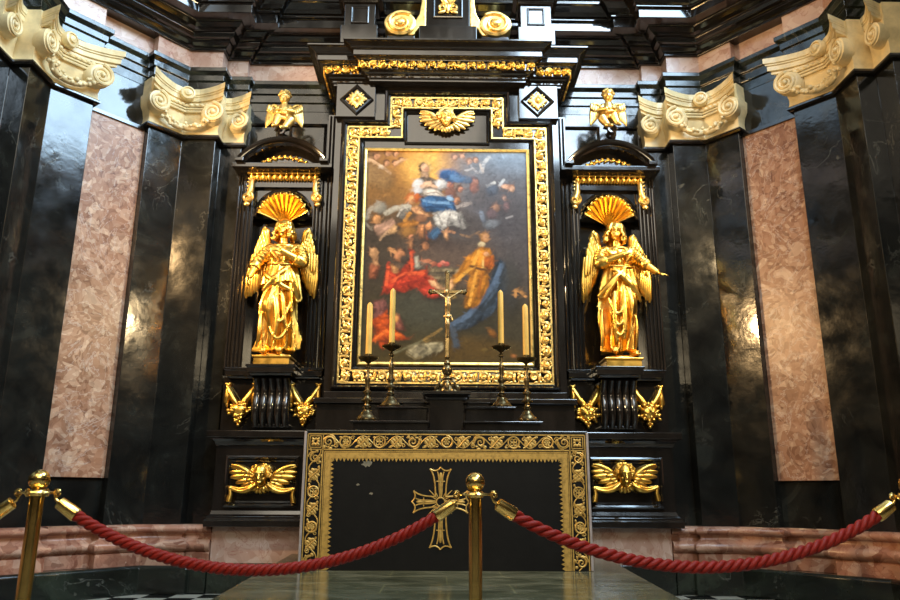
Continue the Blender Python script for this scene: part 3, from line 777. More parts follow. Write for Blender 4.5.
for d, w in ((0, .004), (bw, .0045), (bw + .014, .003)):
    hline(X0 + d, Z0, X0 + d, Z1 - d, w); hline(X1 - d, Z0, X1 - d, Z1 - d, w); hline(X0 + d, Z1 - d, X1 - d, Z1 - d, w)
hline(X0 + bw, Z1 - bw, X0 + bw, Z1, .003); hline(X1 - bw, Z1 - bw, X1 - bw, Z1, .003); hline(X0, Z1 - bw, X0 + bw, Z1 - bw, .003); hline(X1, Z1 - bw, X1 - bw, Z1 - bw, .003)
rr = .0062
def motif(c, R, kind, al, fl):
    """flat painted ornament: c centre (x,z), al = direction along the band, fl = flip"""
    al = Vector((al[0], 0, al[1])); cr = Vector((-al.z, 0, al.x)) * fl; C = P2(*c)
    q = lambda a, b: C + al * a * R + cr * b * R
    if kind == 'S':
        g.tube(spiral(C, R * .86, R * .10, PI * .95, 1.6, 30, al, cr), [rr * (1.25 - .5 * i / 30) for i in range(31)], 5)
        g.tube(bez(q(-.86, .1), q(-1.0, -.5), q(-.7, -.95), q(-.1, -.98), 8), rr, 5)
        for a in (.6, 1.5, 2.6): g.leaf(q(math.cos(a) * .9, math.sin(a) * .9), q(math.cos(a + .5) * 1.25, min(1, math.sin(a + .5) * 1.1)), .011, .004)
    elif kind == 'R':
        g.tube(spiral(C, R * .92, R * .55, -PI * .5, 1.15, 26, al, cr), rr * 1.15, 5)
        for k in range(6):
            a = k * PI / 3; g.leaf(q(.12 * math.cos(a), .12 * math.sin(a)), q(.5 * math.cos(a), .5 * math.sin(a)), .009, .004)
        g.blob(C, (.008, .004, .008), None, 6, 4)
    elif kind == 'Q':
        g.tube([q(.78 * math.cos(i * PI / 12), .78 * math.sin(i * PI / 12)) for i in range(24)], rr, 5, True)
        for k in range(4):
            a = k * PI / 2 + PI / 4
            cc = q(.34 * math.cos(a), .34 * math.sin(a))
            g.tube([cc + (al * math.cos(i * PI / 5) + cr * math.sin(i * PI / 5)) * R * .22 for i in range(10)], rr * .75, 5, True)
        g.blob(C, (.007, .004, .007), None, 6, 4)
    elif kind == 'L':
        g.tube(bez(q(-1.05, -.75), q(-.4, -.9), q(.2, .9), q(1.05, .75), 12), rr * 1.1, 5)
        for a, b, c2, d2 in ((-.7, -.6, -.55, .45), (-.3, -.25, -.9, .5), (0, 0, .75, -.55), (.35, .5, .75, -.3), (-.2, -.1, .2, -.85), (.2, .35, -.25, .9), (-.1, .1, -.45, .85)):
            g.leaf(q(a, b), q(c2, d2), .012, .004)
def corner(cx, cz):
    C = P2(cx, cz)
    for k in range(4):
        a = k * PI / 2
        for off, l in ((0, .030), (PI / 4, .040)):
            d = Vector((math.cos(a + off), 0, math.sin(a + off))); g.leaf(C + d * .009, C + d * l, .010, .004)
    for dx in (-.04, .04):
        hline(cx + dx, cz - .04, cx + dx, cz + .04, .003); hline(cx - .04, cz + dx, cx + .04, cz + dx, .003)
for s in (1, -1):
    corner(s * (X1 - bw / 2), Z1 - bw / 2)
    seq = ['Q', 'L', 'S', 'R', 'L', 'Q', 'L', 'S']
    xs = [s * (.0 + i * .1195) for i in range(8)]
    for i, k in enumerate(['R', 'L', 'S', 'L', 'Q', 'L', 'R', 'S']):
        if i == 0 and s < 0: continue
        motif((xs[i] , Z1 - bw / 2), .050, k, (s, 0), 1 if i % 2 else -1)
    nz = 7
    for i, k in enumerate(['S', 'L', 'Q', 'L', 'R', 'L', 'S']):
        motif((s * (X1 - bw / 2), Z1 - bw - .058 - i * .1165), .047, k, (0, -1), s if i % 2 else -s)
def vine(pa, pb, ph):
    pa = Vector(pa); pb = Vector(pb); L = (pb - pa).length; d = (pb - pa) / L; n_ = Vector((-d.y, d.x)); pts = []
    k = int(L / .012)
    for i in range(k + 1):
        s_ = L * i / k; q = pa + d * s_ + n_ * .040 * math.sin(2 * PI * s_ / .239 + ph); pts.append(P2(q.x, q.y))
    g.tube(pts, .0048, 5)
    m = int(L / .0598)
    for i in range(m):
        s_ = (i + .5) * .0598; sg = 1 if math.sin(2 * PI * s_ / .239 + ph) < 0 else -1
        q = pa + d * s_ + n_ * sg * .026; A3 = Vector((d.x, 0, d.y)); N3 = Vector((n_.x, 0, n_.y)) * sg
        g.tube(spiral(P2(q.x, q.y), .017, .004, rnd_b.uniform(0, 6), 1.2, 12, A3, N3), .0042, 5)
        g.leaf(P2(q.x, q.y) - A3 * .012, P2(q.x, q.y) - A3 * .038 + N3 * .008, .0075, .004)
rnd_b = random.Random(2)
vine((X0 + bw, Z1 - bw / 2), (0, Z1 - bw / 2), .4); vine((X1 - bw, Z1 - bw / 2), (0, Z1 - bw / 2), .4)
for s in (1, -1): vine((s * (X1 - bw / 2), Z1 - bw), (s * (X1 - bw / 2), Z0), 1.2)
g.build('scroll_border', M['goldf'], FR, smooth=60)
g = MB()
b0, b1 = bw + .020, bw + .062
g.box(X0 + b0, X0 + b1, YF - .004, YF, Z0, Z1 - b1); g.box(X1 - b1, X1 - b0, YF - .004, YF, Z0, Z1 - b1); g.box(X0 + b0, X1 - b0, YF - .004, YF, Z1 - b1, Z1 - b0)
n = 62
for i in range(n):
    x = X0 + b1 + (i + .5) * (X1 - X0 - 2 * b1) / n; w = (X1 - X0 - 2 * b1) / n * .46
    g.prism([(x - w, Z1 - b1 + .002), (x, Z1 - b1 - .018 - .006 * (i % 2)), (x + w, Z1 - b1 + .002)], 0, .004, to3=lambda a, z, h: (a, YF - h, z))
n = 26
for s in (1, -1):
    for i in range(n):
        z = Z0 + (i + .5) * (Z1 - b1 - Z0) / n; w = (Z1 - b1 - Z0) / n * .46
        x = s * (X1 - b1); g.prism([(x + s * .002, z - w), (x - s * (.018 + .006 * (i % 2)), z), (x + s * .002, z + w)], 0, .004, to3=lambda a, zz, h: (a, YF - h, zz))
g.build('inner_gilt_band', M['goldf'], FR)
for k_, (x, z, r) in enumerate(((-.565, 1.05, .042), (-.62, .905, .014), (-.525, .845, .016))):
    q = MB(); rw = random.Random(k_ + 5)
    q.prism([(x + r * rw.uniform(.5, 1.15) * math.cos(i * PI / 9), z + .62 * r * rw.uniform(.5, 1.15) * math.sin(i * PI / 9)) for i in range(18)], 0, .0015, to3=lambda a, zz, h: (a, YF - h, zz))
    w_ = q.build('worn_patch', M['worn'], FR); w_['label'] = 'pale worn spot'
# cross
g = MB(); cx, cz = -.040, .79
def cr_(a, b, rot):  # arm coordinates: a outward, b across
    d = [(0, 1), (1, 0), (0, -1), (-1, 0)][rot]
    return P2(cx + d[0] * a + d[1] * b, cz + d[1] * a - d[0] * b)
for rot, L in ((0, .225), (1, .19), (2, .305), (3, .19)):
    for sg in (1, -1):
        g.tube(bez(cr_(.035, sg * .035, rot), cr_(L * .5, sg * .038, rot), cr_(L * .8, sg * .04, rot), cr_(L, sg * .075, rot), 10), .0058, 5)
        g.tube(bez(cr_(L, sg * .075, rot), cr_(L - .02, sg * .045, rot), cr_(L - .015, sg * .02, rot), cr_(L + .012, 0, rot), 8), .0052, 5)
        g.tube(bez(cr_(.03, sg * .004, rot), cr_(L * .5, sg * .018, rot), cr_(L * .7, sg * .004, rot), cr_(L * .92, sg * .024, rot), 10), .0050, 5)
        a = PI / 4
    g.leaf(cr_(.03, 0, rot), cr_(L * .62, 0, rot), .011, .005); g.leaf(cr_(L * .6, 0, rot), cr_(L * .9, 0, rot), .013, .005)
    g.tube([cr_(L * .62, -.03, rot), cr_(L * .62, .03, rot)], .004, 5)
for k in range(4):
    for da, l in ((-.28, .085), (0, .115), (.28, .085)):
        a = PI / 4 + k * PI / 2 + da
        g.leaf(P2(cx + .03 * math.cos(a), cz + .03 * math.sin(a)), P2(cx + l * math.cos(a), cz + l * math.sin(a)), .004, .004)
g.tube([P2(cx + .03 * math.cos(i * PI / 8), cz + .03 * math.sin(i * PI / 8)) for i in range(16)], .005, 5, True)
g.build('gilded_cross', M['goldf'], FR, smooth=60)

# ------------------------------------------------------------------ stepped shelves on the altar
for s in (-1, 1):
    th = thing('candle_shelf', 'stepped black wooden shelf on altar top carrying the two candlesticks %s of the crucifix' % ('left' if s < 0 else 'right'), 'shelf', (s * .43, 5.8, 1.286))
    mir = None if s > 0 else mirror(0)
    mb = MB(mir); mb.box(.14, .70, 5.67, 6.16, 1.287, 1.36); mb.box(.13, .725, 5.65, 6.16, 1.36, 1.375); mb.build('lower_step', M['wood'], th, bevel=.004)
    mb = MB(mir); mb.box(.15, .525, 5.82, 6.16, 1.376, 1.485); mb.box(.14, .54, 5.80, 6.16, 1.485, 1.50); mb.build('upper_step', M['wood'], th, bevel=.004)
    mb = MB(mir); mb.box(.16, .34, 5.99, 6.16, 1.501, 1.545); mb.box(.16, .35, 5.98, 6.16, 1.545, 1.557); mb.build('top_step', M['wood'], th, bevel=.004)
th = thing('crucifix_pedestal', 'black block with moulded top at the middle of the altar, under the crucifix', 'pedestal', (0, 5.75, 1.286))
mb = MB(); mb.box(-.128, .128, 5.72, 5.97, 1.287, 1.545); mb.build('block', M['wood'], th, bevel=.004)
mb = MB(); mb.sweep([(-.128, 5.97), (-.128, 5.72), (.128, 5.72), (.128, 5.97)], [(-.1, 1.54), (.012, 1.54), (.02, 1.555), (.045, 1.575), (.055, 1.58), (.055, 1.60), (-.1, 1.60)]); mb.build('cap', M['wood'], th, bevel=.003)
# candlesticks and candles
CS = [(-.607, 5.73, 1.376), (-.440, 5.90, 1.501), (.437, 5.90, 1.501), (.617, 5.73, 1.376)]
prof = [(.002, 0), (.080, 0), (.084, .008), (.082, .018), (.070, .026), (.066, .038), (.050, .05), (.034, .075), (.024, .088), (.034, .098), (.036, .108), (.022, .118), (.017, .13), (.026, .142), (.042, .152), (.043, .160), (.026, .172),
        (.018, .19), (.024, .205), (.033, .215), (.033, .224), (.018, .236), (.015, .255), (.020, .30), (.023, .325), (.018, .345), (.012, .37), (.011, .40), (.022, .412), (.022, .42), (.013, .43), (.014, .445), (.030, .458), (.060, .470), (.076, .482), (.078, .492), (.070, .494), (.03, .488), (.027, .488), (.027, .515), (.002, .516)]
whr = ['at far left of the altar', 'left of the crucifix on the raised step', 'right of the crucifix on the raised step', 'at far right of the altar']
# socket part is separate below: profile is split at the drip pan
pi = [i for i, p in enumerate(prof) if abs(p[1] - .445) < 1e-6][0]
first = None
LH = [.415, .452, .445, .41]
for i, (x, y, z) in enumerate(CS):
    th = thing('candlestick', 'dark bronze baluster candlestick ' + whr[i], 'candlestick', (x, y, z), 'altar candlesticks')
    if first is None:
        a = MB(Matrix.Translation((x, y, z))); a.lathe(prof[:11] + [(.002, .12)], (0, 0, 0), 24); pa = a.build('base', M['bronze'], th, smooth=40)
        a = MB(Matrix.Translation((x, y, z))); a.lathe([(.002, .112)] + prof[11:pi] + [(.002, .446)], (0, 0, 0), 24); pb = a.build('stem', M['bronze'], th, smooth=40)
        a = MB(Matrix.Translation((x, y, z))); a.lathe([(.002, .44)] + prof[pi:], (0, 0, 0), 24); pc = a.build('drip_pan', M['bronze'], th, smooth=40)
        first = (pa, pb, pc)
    else:
        for p in first:
            c = p.copy(); COL.objects.link(c); c.parent = th; c.location = (0, 0, 0)
    L = LH[i]; r = .0235
    mb = MB(Matrix.Translation((x, y, z + .517))); mb.lathe([(.002, 0), (r, 0), (r * .98, L * .5), (r * .95, L - .03), (r * .8, L - .016), (r * .3, L - .002), (.004, L)], (0, 0, 0), 20)
    c = mb.build('candle', M['wax'], None, smooth=50); tag(c, ['unlit yellow candle in the candlestick at far left of the altar', 'unlit yellow candle in the raised candlestick left of the crucifix', 'unlit yellow candle in the raised candlestick right of the crucifix', 'unlit yellow candle in the candlestick at far right of the altar'][i], 'candle', 'altar candles')
# crucifix
CR = thing('crucifix', 'slim dark bronze standing crucifix in the middle of the altar', 'crucifix', (.004, 5.80, 1.601))
T = Matrix.Translation((.004, 5.80, 1.601))
mb = MB(T)
mb.lathe([(.002, 0), (.062, 0), (.066, .012), (.058, .03), (.05, .05), (.035, .075), (.028, .10), (.04, .11), (.04, .12), (.022, .135), (.002, .136)], (0, 0, 0), 16)
for s in (1, -1):
    mb.tube(spiral((s * .072, -.03, .035), .034, .008, PI / 2, 1.3 * s, 18), .012, 6)
    mb.tube(bez((s * .04, -.03, .10), (s * .07, -.04, .09), (s * .05, -.04, .05), (s * .095, -.03, .012)), .011, 6)
mb.leaf((0, -.06, .01), (0, -.05, .09), .02, .012)
mb.build('foot', M['bronze'], CR, smooth=50)
mb = MB(T); mb.lathe([(.002, .13), (.02, .135), (.034, .155), (.042, .18), (.036, .205), (.02, .22), (.026, .23), (.026, .24), (.015, .25), (.014, .265), (.022, .28), (.018, .295), (.002, .30)], (0, 0, 0), 16); mb.build('knop', M['bronze'], CR, smooth=50)
mb = MB(T); mb.box(-.017, .017, -.012, .012, .295, .97); mb.box(-.13, .13, -.012, .012, .80, .83)
for p in ((0, .975), (-.135, .815), (.135, .815)): mb.blob((p[0], 0, p[1]), (.024, .014, .024), None, 10, 6)
mb.build('cross', M['bronze'], CR, bevel=.004)
mb = MB(T)
mb.tube([(0, -.03, .76), (.004, -.034, .70), (.0, -.03, .64), (.006, -.03, .60)], [.022, .026, .020, .022], 8)
mb.tube([(.004, -.03, .62), (-.004, -.045, .54), (.004, -.03, .44)], [.020, .016, .009], 8); mb.tube([(-.006, -.03, .62), (.006, -.048, .54), (.0, -.032, .44)], [.018, .015, .009], 8)
for s in (1, -1): mb.tube([(s * .015, -.03, .755), (s * .06, -.03, .785), (s * .105, -.02, .818)], [.011, .009, .006], 6); mb.blob((s * .112, -.018, .822), (.010, .006, .010), None, 6, 5)
mb.blob((-.010, -.038, .805), (.019, .021, .026), None, 8, 6); mb.tube([(0, -.03, .755), (-.006, -.034, .79)], .010, 6)
mb.build('body', M['oldgold'], CR, remesh=.0045, rsm=2)
mb = MB(T); mb.tube([(-.024, -.035, .605), (0, -.055, .60), (.026, -.035, .61)], [.012, .018, .014], 7); mb.leaf((.024, -.04, .615), (.04, -.04, .56), .010, .008); mb.build('loincloth', M['oldgold'], CR, smooth=60)

# ------------------------------------------------------------------ rope barrier
ST = [(-1.545, 2.90), (.092, 3.01), (1.885, 3.15)]
sl = ['brass barrier post with ball top at far left, in front of the pink panel', 'brass barrier post with ball top standing before the middle of the altar', 'brass barrier post with ball top cut by the right picture edge']
sp = None
for i, (x, y) in enumerate(ST):
    th = thing('barrier_post', sl[i], 'barrier post', (x, y, 0), 'rope barrier posts')
    if sp is None:
        T = Matrix.Translation((x, y, 0)); sp = []
        a = MB(T); a.lathe([(.002, 0), (.16, 0), (.16, .012), (.15, .02), (.06, .035), (.035, .05), (.002, .052)], (0, 0, 0), 40); sp.append(a.build('base', M['brass'], th, smooth=40))
        a = MB(T); a.lathe([(.002, .05), (.0255, .05), (.0255, .832), (.002, .833)], (0, 0, 0), 28); sp.append(a.build('pole', M['brass'], th, smooth=40))
        a = MB(T); a.lathe([(.002, .826), (.03, .826), (.032, .832), (.068, .834), (.070, .838), (.068, .842), (.032, .844), (.028, .85), (.018, .854), (.017, .862), (.002, .863)], (0, 0, 0), 28)
        for k in range(4):
            b = k * PI / 2; a.tube([(.072 * math.cos(b) + .012 * math.cos(t) * math.cos(b), .072 * math.sin(b) + .012 * math.cos(t) * math.sin(b), .838 + .012 * math.sin(t)) for t in [2 * PI * j / 12 for j in range(12)]], .004, 6, True)
        sp.append(a.build('ring_collar', M['brass'], th, smooth=40))
        a = MB(T); a.lathe([(.002, .858), (.018, .858), (.024, .862)] + [(.038 * math.sin(t), .884 - .038 * math.cos(t)) for t in [PI * (.2 + .8 * j / 16) for j in range(16)]] + [(.0005, .922)], (0, 0, 0), 28); sp.append(a.build('ball', M['brass'], th, smooth=60))
    else:
        for p in sp:
            c = p.copy(); COL.objects.link(c); c.parent = th; c.location = (0, 0, 0)
def rope(a, b, sag, label, strands, tw, rr_):
    a = Vector(a); b = Vector(b); L = (b - a).length
    th = thing('barrier_rope', label, 'rope', (a + b) / 2 - Vector((0, 0, sag)))
    def cat(t):
        p = a.lerp(b, t); p.z -= sag * (1 - (2 * t - 1) ** 2) ** .92; return p
    f = .030 / L
    t0, t1 = f * 2.2, 1 - f * 2.2
    mb = MB(); n = int(L * 170)
    pts = [cat(t0 + (t1 - t0) * i / n) for i in range(n + 1)]
    for k in range(strands):
        q = []
        for i, p in enumerate(pts):
            d = (pts[min(n, i + 1)] - pts[max(0, i - 1)]).normalized(); s1 = d.cross(Vector((0, 0, 1))).normalized(); s2 = s1.cross(d)
            ang = 2 * PI * (k / strands + L * (i / n) / tw)
            q.append(p + (s1 * math.cos(ang) + s2 * math.sin(ang)) * rr_ * .55)
        mb.tube(q, rr_ * .52, 9)
    mb.build('cord', M['rope'], th, smooth=70)
    for e, (tt, te, p) in enumerate(((0, f * 2.6, a), (1, 1 - f * 2.6, b))):
        mb = MB(); p0 = cat(tt + (f * .28 if e == 0 else -f * .28)); p1 = cat(te)
        mb.tube([p0.lerp(p1, 0), p0.lerp(p1, .06), p0.lerp(p1, .94), p1], [rr_ * .6, rr_ * 1.08, rr_ * 1.22, rr_ * 1.12], 18); fe = mb.build('ferrule', M['brass'], th, smooth=40)
        mb = MB(); d = (p0 - p1).normalized(); u = Vector((0, 0, 1))
        mb.tube([p0 - d * .01, p0 + d * .012, p0 + d * .02 + u * .008, p0 + d * .022 + u * .026, p0 + d * .012 + u * .036, p0 - d * .002 + u * .030], [.006, .006, .005, .005, .005, .004], 8)
        mb.build('hook', M['brass'], fe, smooth=60)
def endpt(i, dx, dy=0): return (ST[i][0] + dx, ST[i][1] + dy, .812)
rope(endpt(0, .075), endpt(1, -.075), .25, 'red twisted rope hanging between the left and the middle brass post', 3, .088, .0215)
rope(endpt(1, .075), endpt(2, -.075), .245, 'red velvet rope hanging between the middle and the right brass post', 3, .12, .0235)
rope((ST[0][0] - 1.5, 2.80, .805), endpt(0, -.075), .26, 'red rope end leaving the left picture edge from the leftmost brass post', 3, .088, .0215)
# ------------------------------------------------------------------ gilded figures
def lerp_tab(tab, z):
    for a, b in zip(tab[:-1], tab[1:]):
        if a[0] <= z <= b[0]:
            t = (z - a[0]) / (b[0] - a[0]); t = t * t * (3 - 2 * t) * .5 + t * .5
            return [a[i] + (b[i] - a[i]) * t for i in range(1, len(a))]
    return list(tab[0][1:] if z < tab[0][0] else tab[-1][1:])
def hand(mb, w, d, up, r=.026, curl=.35, side_=1):
    """palm and five fingers from wrist w towards d; up = back of the hand"""
    w = Vector(w); d = Vector(d).normalized(); up = Vector(up); up = (up - d * up.dot(d)).normalized(); sd = d.cross(up) * side_
    mb.leaf(w - d * .012, w + d * .062, r, .013, up, 8, 6)
    for k, (o, l) in enumerate(((-.018, .046), (-.006, .054), (.006, .050), (.018, .040))):
        a = w + d * .048 + sd * o; b = a + d * l * .55 - up * .008 * curl; c = b + (d * (1 - curl) - up * curl).normalized() * l * .5
        mb.tube([a, b, c], [.0085, .0078, .0062], 6)
    a = w + d * .015 - sd * .022; mb.tube([a, a + d * .025 - sd * .016 - up * .006, a + d * .048 - sd * .018 - up * .012], [.010, .009, .007], 6)
def face(mb, c, s=1.0, Mr=None):
    """head about .24*s high, looking towards -Y"""
    Mr = Mr or Matrix.Identity(3); c = Vector(c)
    P = lambda x, y, z: c + Mr @ Vector((x * s, y * s, z * s))
    mb.blob(P(0, .012, .02), (.078 * s, .095 * s, .098 * s), Mr, 16, 12)
    mb.blob(P(0, -.012, -.038), (.060 * s, .068 * s, .075 * s), Mr, 14, 10)
    mb.blob(P(0, -.050, -.098), (.022 * s, .020 * s, .018 * s), Mr, 8, 6)                      # chin
    mb.tube([P(0, -.078, .028), P(0, -.102, -.018), P(0, -.108, -.034)], [.009 * s, .011 * s, .014 * s], 8)   # nose
    for sx in (1, -1):
        mb.tube([P(sx * .010, -.083, .028), P(sx * .034, -.083, .036), P(sx * .058, -.066, .022)], [.010 * s, .011 * s, .008 * s], 6)  # brow
        mb.blob(P(sx * .030, -.075, .008), (.015 * s, .011 * s, .009 * s), Mr, 8, 6)            # eyelid
        mb.blob(P(sx * .038, -.052, -.034), (.020 * s, .016 * s, .022 * s), Mr, 8, 6)           # cheek
        mb.blob(P(sx * .080, .01, -.002), (.010 * s, .020 * s, .028 * s), Mr, 8, 6)             # ear
    mb.blob(P(0, -.078, -.064), (.024 * s, .012 * s, .007 * s), Mr, 8, 6); mb.blob(P(0, -.076, -.076), (.019 * s, .012 * s, .008 * s), Mr, 8, 6)  # lips
def curls(mb, c, s, rnd, fall, Mr=None, n=70):
    Mr = Mr or Matrix.Identity(3); c = Vector(c)
    P = lambda v: c + Mr @ (Vector(v) * s)
    mb.blob(P((0, .030, .036)), (.084, .092, .092), Mr, 16, 10)
    for sx in (1, -1):                                        # wavy locks from the parting down beside the face
        for k in range(8):
            ph0 = math.radians(50 + 16 * k); w0 = rnd.uniform(0, 6); pts = []; rs = []
            for i in range(13):
                t = i / 12
                if t < .5:
                    e = math.radians(80 - 90 * t / .5); rr_ = .100
                    x = sx * math.sin(ph0) * math.cos(e) * .092; y = -math.cos(ph0) * math.cos(e) * rr_ + .012; z = .022 + math.sin(e) * .105
                else:
                    u = (t - .5) / .5; bul = .092 + .030 * math.sin(PI * min(1, u * .9)) + .010 * math.sin(u * 11 + w0)
                    x = sx * math.sin(ph0) * bul; y = -math.cos(ph0) * (bul + .006) + .012 + .01 * u; z = .005 - (fall + .005 + (.02 if k > 4 else 0)) * u
                    x += sx * .010 * math.cos(u * 11 + w0)
                pts.append(P((x, y, z))); rs.append((.012 + .011 * math.sin(PI * min(1, .12 + t * .86)) + .003 * math.sin(t * 22 + w0)) * s)
            mb.tube(pts, rs, 7)
        for k in range(4):
            q = P((sx * (.088 + .016 * rnd.random()), -.062 + .035 * k, -fall + .02 * k + .03 * rnd.random()))
            mb.tube(spiral(q, .026 * s, .006 * s, rnd.uniform(0, 6), 1.3, 14, (1, 0, 0), (0, 0, 1)), .010 * s, 6)
def wing(mb, root, top, out, bot, inn, y, sx):
    """folded feathered wing lying in a plane near y; corner points are (x, z)"""
    root, top, out, bot, inn = [Vector((p[0], y, p[1])) for p in (root, top, out, bot, inn)]
    # leading edge arm
    arm = bez(root, root.lerp(top, .6) + Vector((0, -.02, .03)), top + Vector((-sx * .02, -.02, .02)), top.lerp(out, .35), 12)
    mb.tube(arm, [.020 + .014 * math.sin(PI * i / 12) for i in range(13)], 8)
    # small covert rows
    for r_ in range(4):
        n = 6
        for k in range(n):
            t = (k + .5) / n
            a = top.lerp(root, .25 + .13 * r_ * .5).lerp(out.lerp(root, .25), r_ / 4)
            p0 = top.lerp(out, r_ / 4 * .85 + .06 + .0 * t); p1 = root.lerp(inn, .02).lerp(inn.lerp(root, .62), r_ / 4)
            s0 = p0.lerp(p1, t); dn = (bot.lerp(inn, t) - s0).normalized()
            mb.leaf(s0 + Vector((0, -.030 + .004 * r_, .03)), s0 + dn * .105 + Vector((0, -.016, 0)), .024, .012, (0, -1, 0), 8, 6)
    n = 7
    for k in range(n):                                       # long primaries
        t = k / (n - 1)
        s0 = out.lerp(root, .92 * t) + Vector((0, .0, -.01)); e = bot.lerp(inn, t); e = e + Vector((0, 0, .10 * t * t + .012 * (k % 2)))
        mid_ = s0.lerp(e, .55) + Vector((sx * .012 * (1 - t), 0, 0))
        mb.tube([s0 + Vector((0, -.004 * k, 0)), mid_ + Vector((0, -.012 - .004 * k, 0)), e.lerp(mid_, .18) + Vector((0, -.010, 0)), e], [.016, .024, .022, .008], 8, flat=.62)
    n = 5
    for k in range(n):                                       # secondaries
        t = k / (n - 1)
        s0 = out.lerp(root, .15 + .75 * t) + Vector((0, -.02, .02)); e = bot.lerp(inn, t).lerp(s0, .48)
        mb.leaf(s0, e + Vector((0, -.02, 0)), .026, .014, (0, -1, 0), 8, 7)

def angel(base, spec, label):
    """gilded robed angel; base = middle of plinth top"""
    B = Vector(base); T = Matrix.Translation(B); rnd = random.Random(spec['seed'])
    th = thing('angel_statue', label, 'statue', B - Vector((0, 0, .085)))
    # plinth
    mb = MB(T); px = spec['px']
    mb.box(px - .162, px + .162, -.10, .16, -.0835, -.022); mb.build('plinth', M['gold'], th, bevel=.005)
    mb = MB(T); mb.box(px - .178, px + .178, -.115, .17, -.022, .0); mb.build('plinth_cap', M['gold'], th, bevel=.008)
    mb = MB(T)
    # robe: one closed surface of folded cross sections
    tab = spec['tab']; nth, nz = 132, 96; zt = 1.085
    ph = spec['ph']; kn = spec['knee']
    def robe(u, v):
        a = 2 * PI * u; z = spec['hem'] + (zt - spec['hem']) * v; cx, wx, wy = lerp_tab(tab, z)
        ca, sa = math.cos(a), math.sin(a)
        A = .042 * max(0, min(1, (.92 - z) / .55)) + .004
        f = 0
        for m, k, p, w in ((7, 2.2, .3, 1.0), (11, -3.4, 1.9, .7), (17, 5.2, 4.0, .42), (5, -1.3, 2.4, .6)):
            q = m * a + k * (z - .9) * ph + p + .7 * math.sin(3 * a + 5 * z)
            f += w * (1 - 2 * abs(math.sin(q * .5)) ** .75)
        d = A * f
        # knee pushing through the cloth
        kx = math.exp(-((ca * wx + cx - kn[0]) / .065) ** 2 - ((z - kn[1]) / .16) ** 2) if sa < 0 else 0
        d = d * (1 - .85 * kx) + .055 * kx
        fl = 1 + .05 * math.sin(2 * a + 1.1) * max(0, .5 - z)
        return ((cx + (wx + d) * ca * fl), (wy + d) * sa * fl + .02 * max(0, .3 - z), z + .018 * math.sin(5 * a + ph) * max(0, 1 - v * 8))
    vs = [robe(i / nth, j / (nz - 1)) for j in range(nz) for i in range(nth)]
    fs = [(j * nth + i, j * nth + (i + 1) % nth, (j + 1) * nth + (i + 1) % nth, (j + 1) * nth + i) for j in range(nz - 1) for i in range(nth)]
    fs += [tuple(range(nth))[::-1], tuple((nz - 1) * nth + i for i in range(nth))]
    mb.add(vs, fs)
    # overskirt gathered at the waist with hanging points
    nz2 = 30
    def over(u, v):
        a = 2 * PI * u; ca, sa = math.cos(a), math.sin(a)
        low = .70 - sum(w * math.exp(-((math.atan2(math.sin(a - c), math.cos(a - c))) / s_) ** 2) for c, s_, w in spec['tails'])
        z = .875 + (low - .875) * v; cx, wx, wy = lerp_tab(tab, z)
        f = 0
        for m, p, w in ((9, .8, 1.0), (14, 2.2, .6), (6, 4.4, .5)): f += w * (1 - 2 * abs(math.sin((m * a + p + 1.6 * z * ph) * .5)) ** .7)
        d = .012 + .026 * v + .017 * f * (.35 + .65 * v)
        return (cx + (wx + d) * ca, (wy + d) * sa, z)
    vs = [over(i / nth, j / (nz2 - 1)) for j in range(nz2) for i in range(nth)]
    inn_ = []
    for i in range(nth):
        x, y, z = vs[(nz2 - 1) * nth + i]; cx = lerp_tab(tab, z)[0]; inn_.append((cx + (x - cx) * .6, y * .6, z + .03))
    vs += inn_
    fs = [(j * nth + i, j * nth + (i + 1) % nth, (j + 1) * nth + (i + 1) % nth, (j + 1) * nth + i) for j in range(nz2) for i in range(nth)]
    fs += [tuple(range(nth))[::-1], tuple(nz2 * nth + i for i in range(nth))]
    mb.add(vs, fs)
    # diagonal sash folds, belt, neckline
    for pts, r in spec['folds']: mb.tube([q_ + Vector((0, .024, 0)) for q_ in bez(*pts, 14)], [1.25 * r * (.45 + .6 * math.sin(PI * (.1 + .8 * i / 14))) for i in range(15)], 8)
    cx, wx, wy = lerp_tab(tab, .875)
    mb.tube([(cx + (wx + .010) * math.cos(i * PI / 14), (wy + .010) * math.sin(i * PI / 14), .875 + .010 * math.sin(i * PI / 7 + 1)) for i in range(28)], .015, 7, True)
    hx, hz = spec['head']
    mb.tube([(hx * .6 + .025, .01, 1.05), (hx * .8 + .01, .0, 1.10), (hx, -.005, 1.185)], [.062, .043, .041], 12)
    mb.tube([(.03 + .088 * math.cos(i * PI / 10), .0 + .070 * math.sin(i * PI / 10) - .008, 1.078 + .018 * math.sin(i * PI / 10)) for i in range(20)], .017, 7, True)
    for sx in (1, -1):                                       # chest folds and shoulders
        mb.blob((.03 + sx * .125, .0, 1.045), (.065, .062, .055), None, 12, 8)
        for k in range(4): mb.tube(bez((.03 + sx * (.05 + .03 * k), -.075, 1.05), (.03 + sx * (.05 + .02 * k), -.125, 1.0), (.03 + sx * .05, -.125, .94), (.03 + sx * .03, -.105, .885), 8), .0095, 6)
        mb.blob((.03 + sx * .065, -.075, .985), (.055, .045, .05), None, 10, 8)
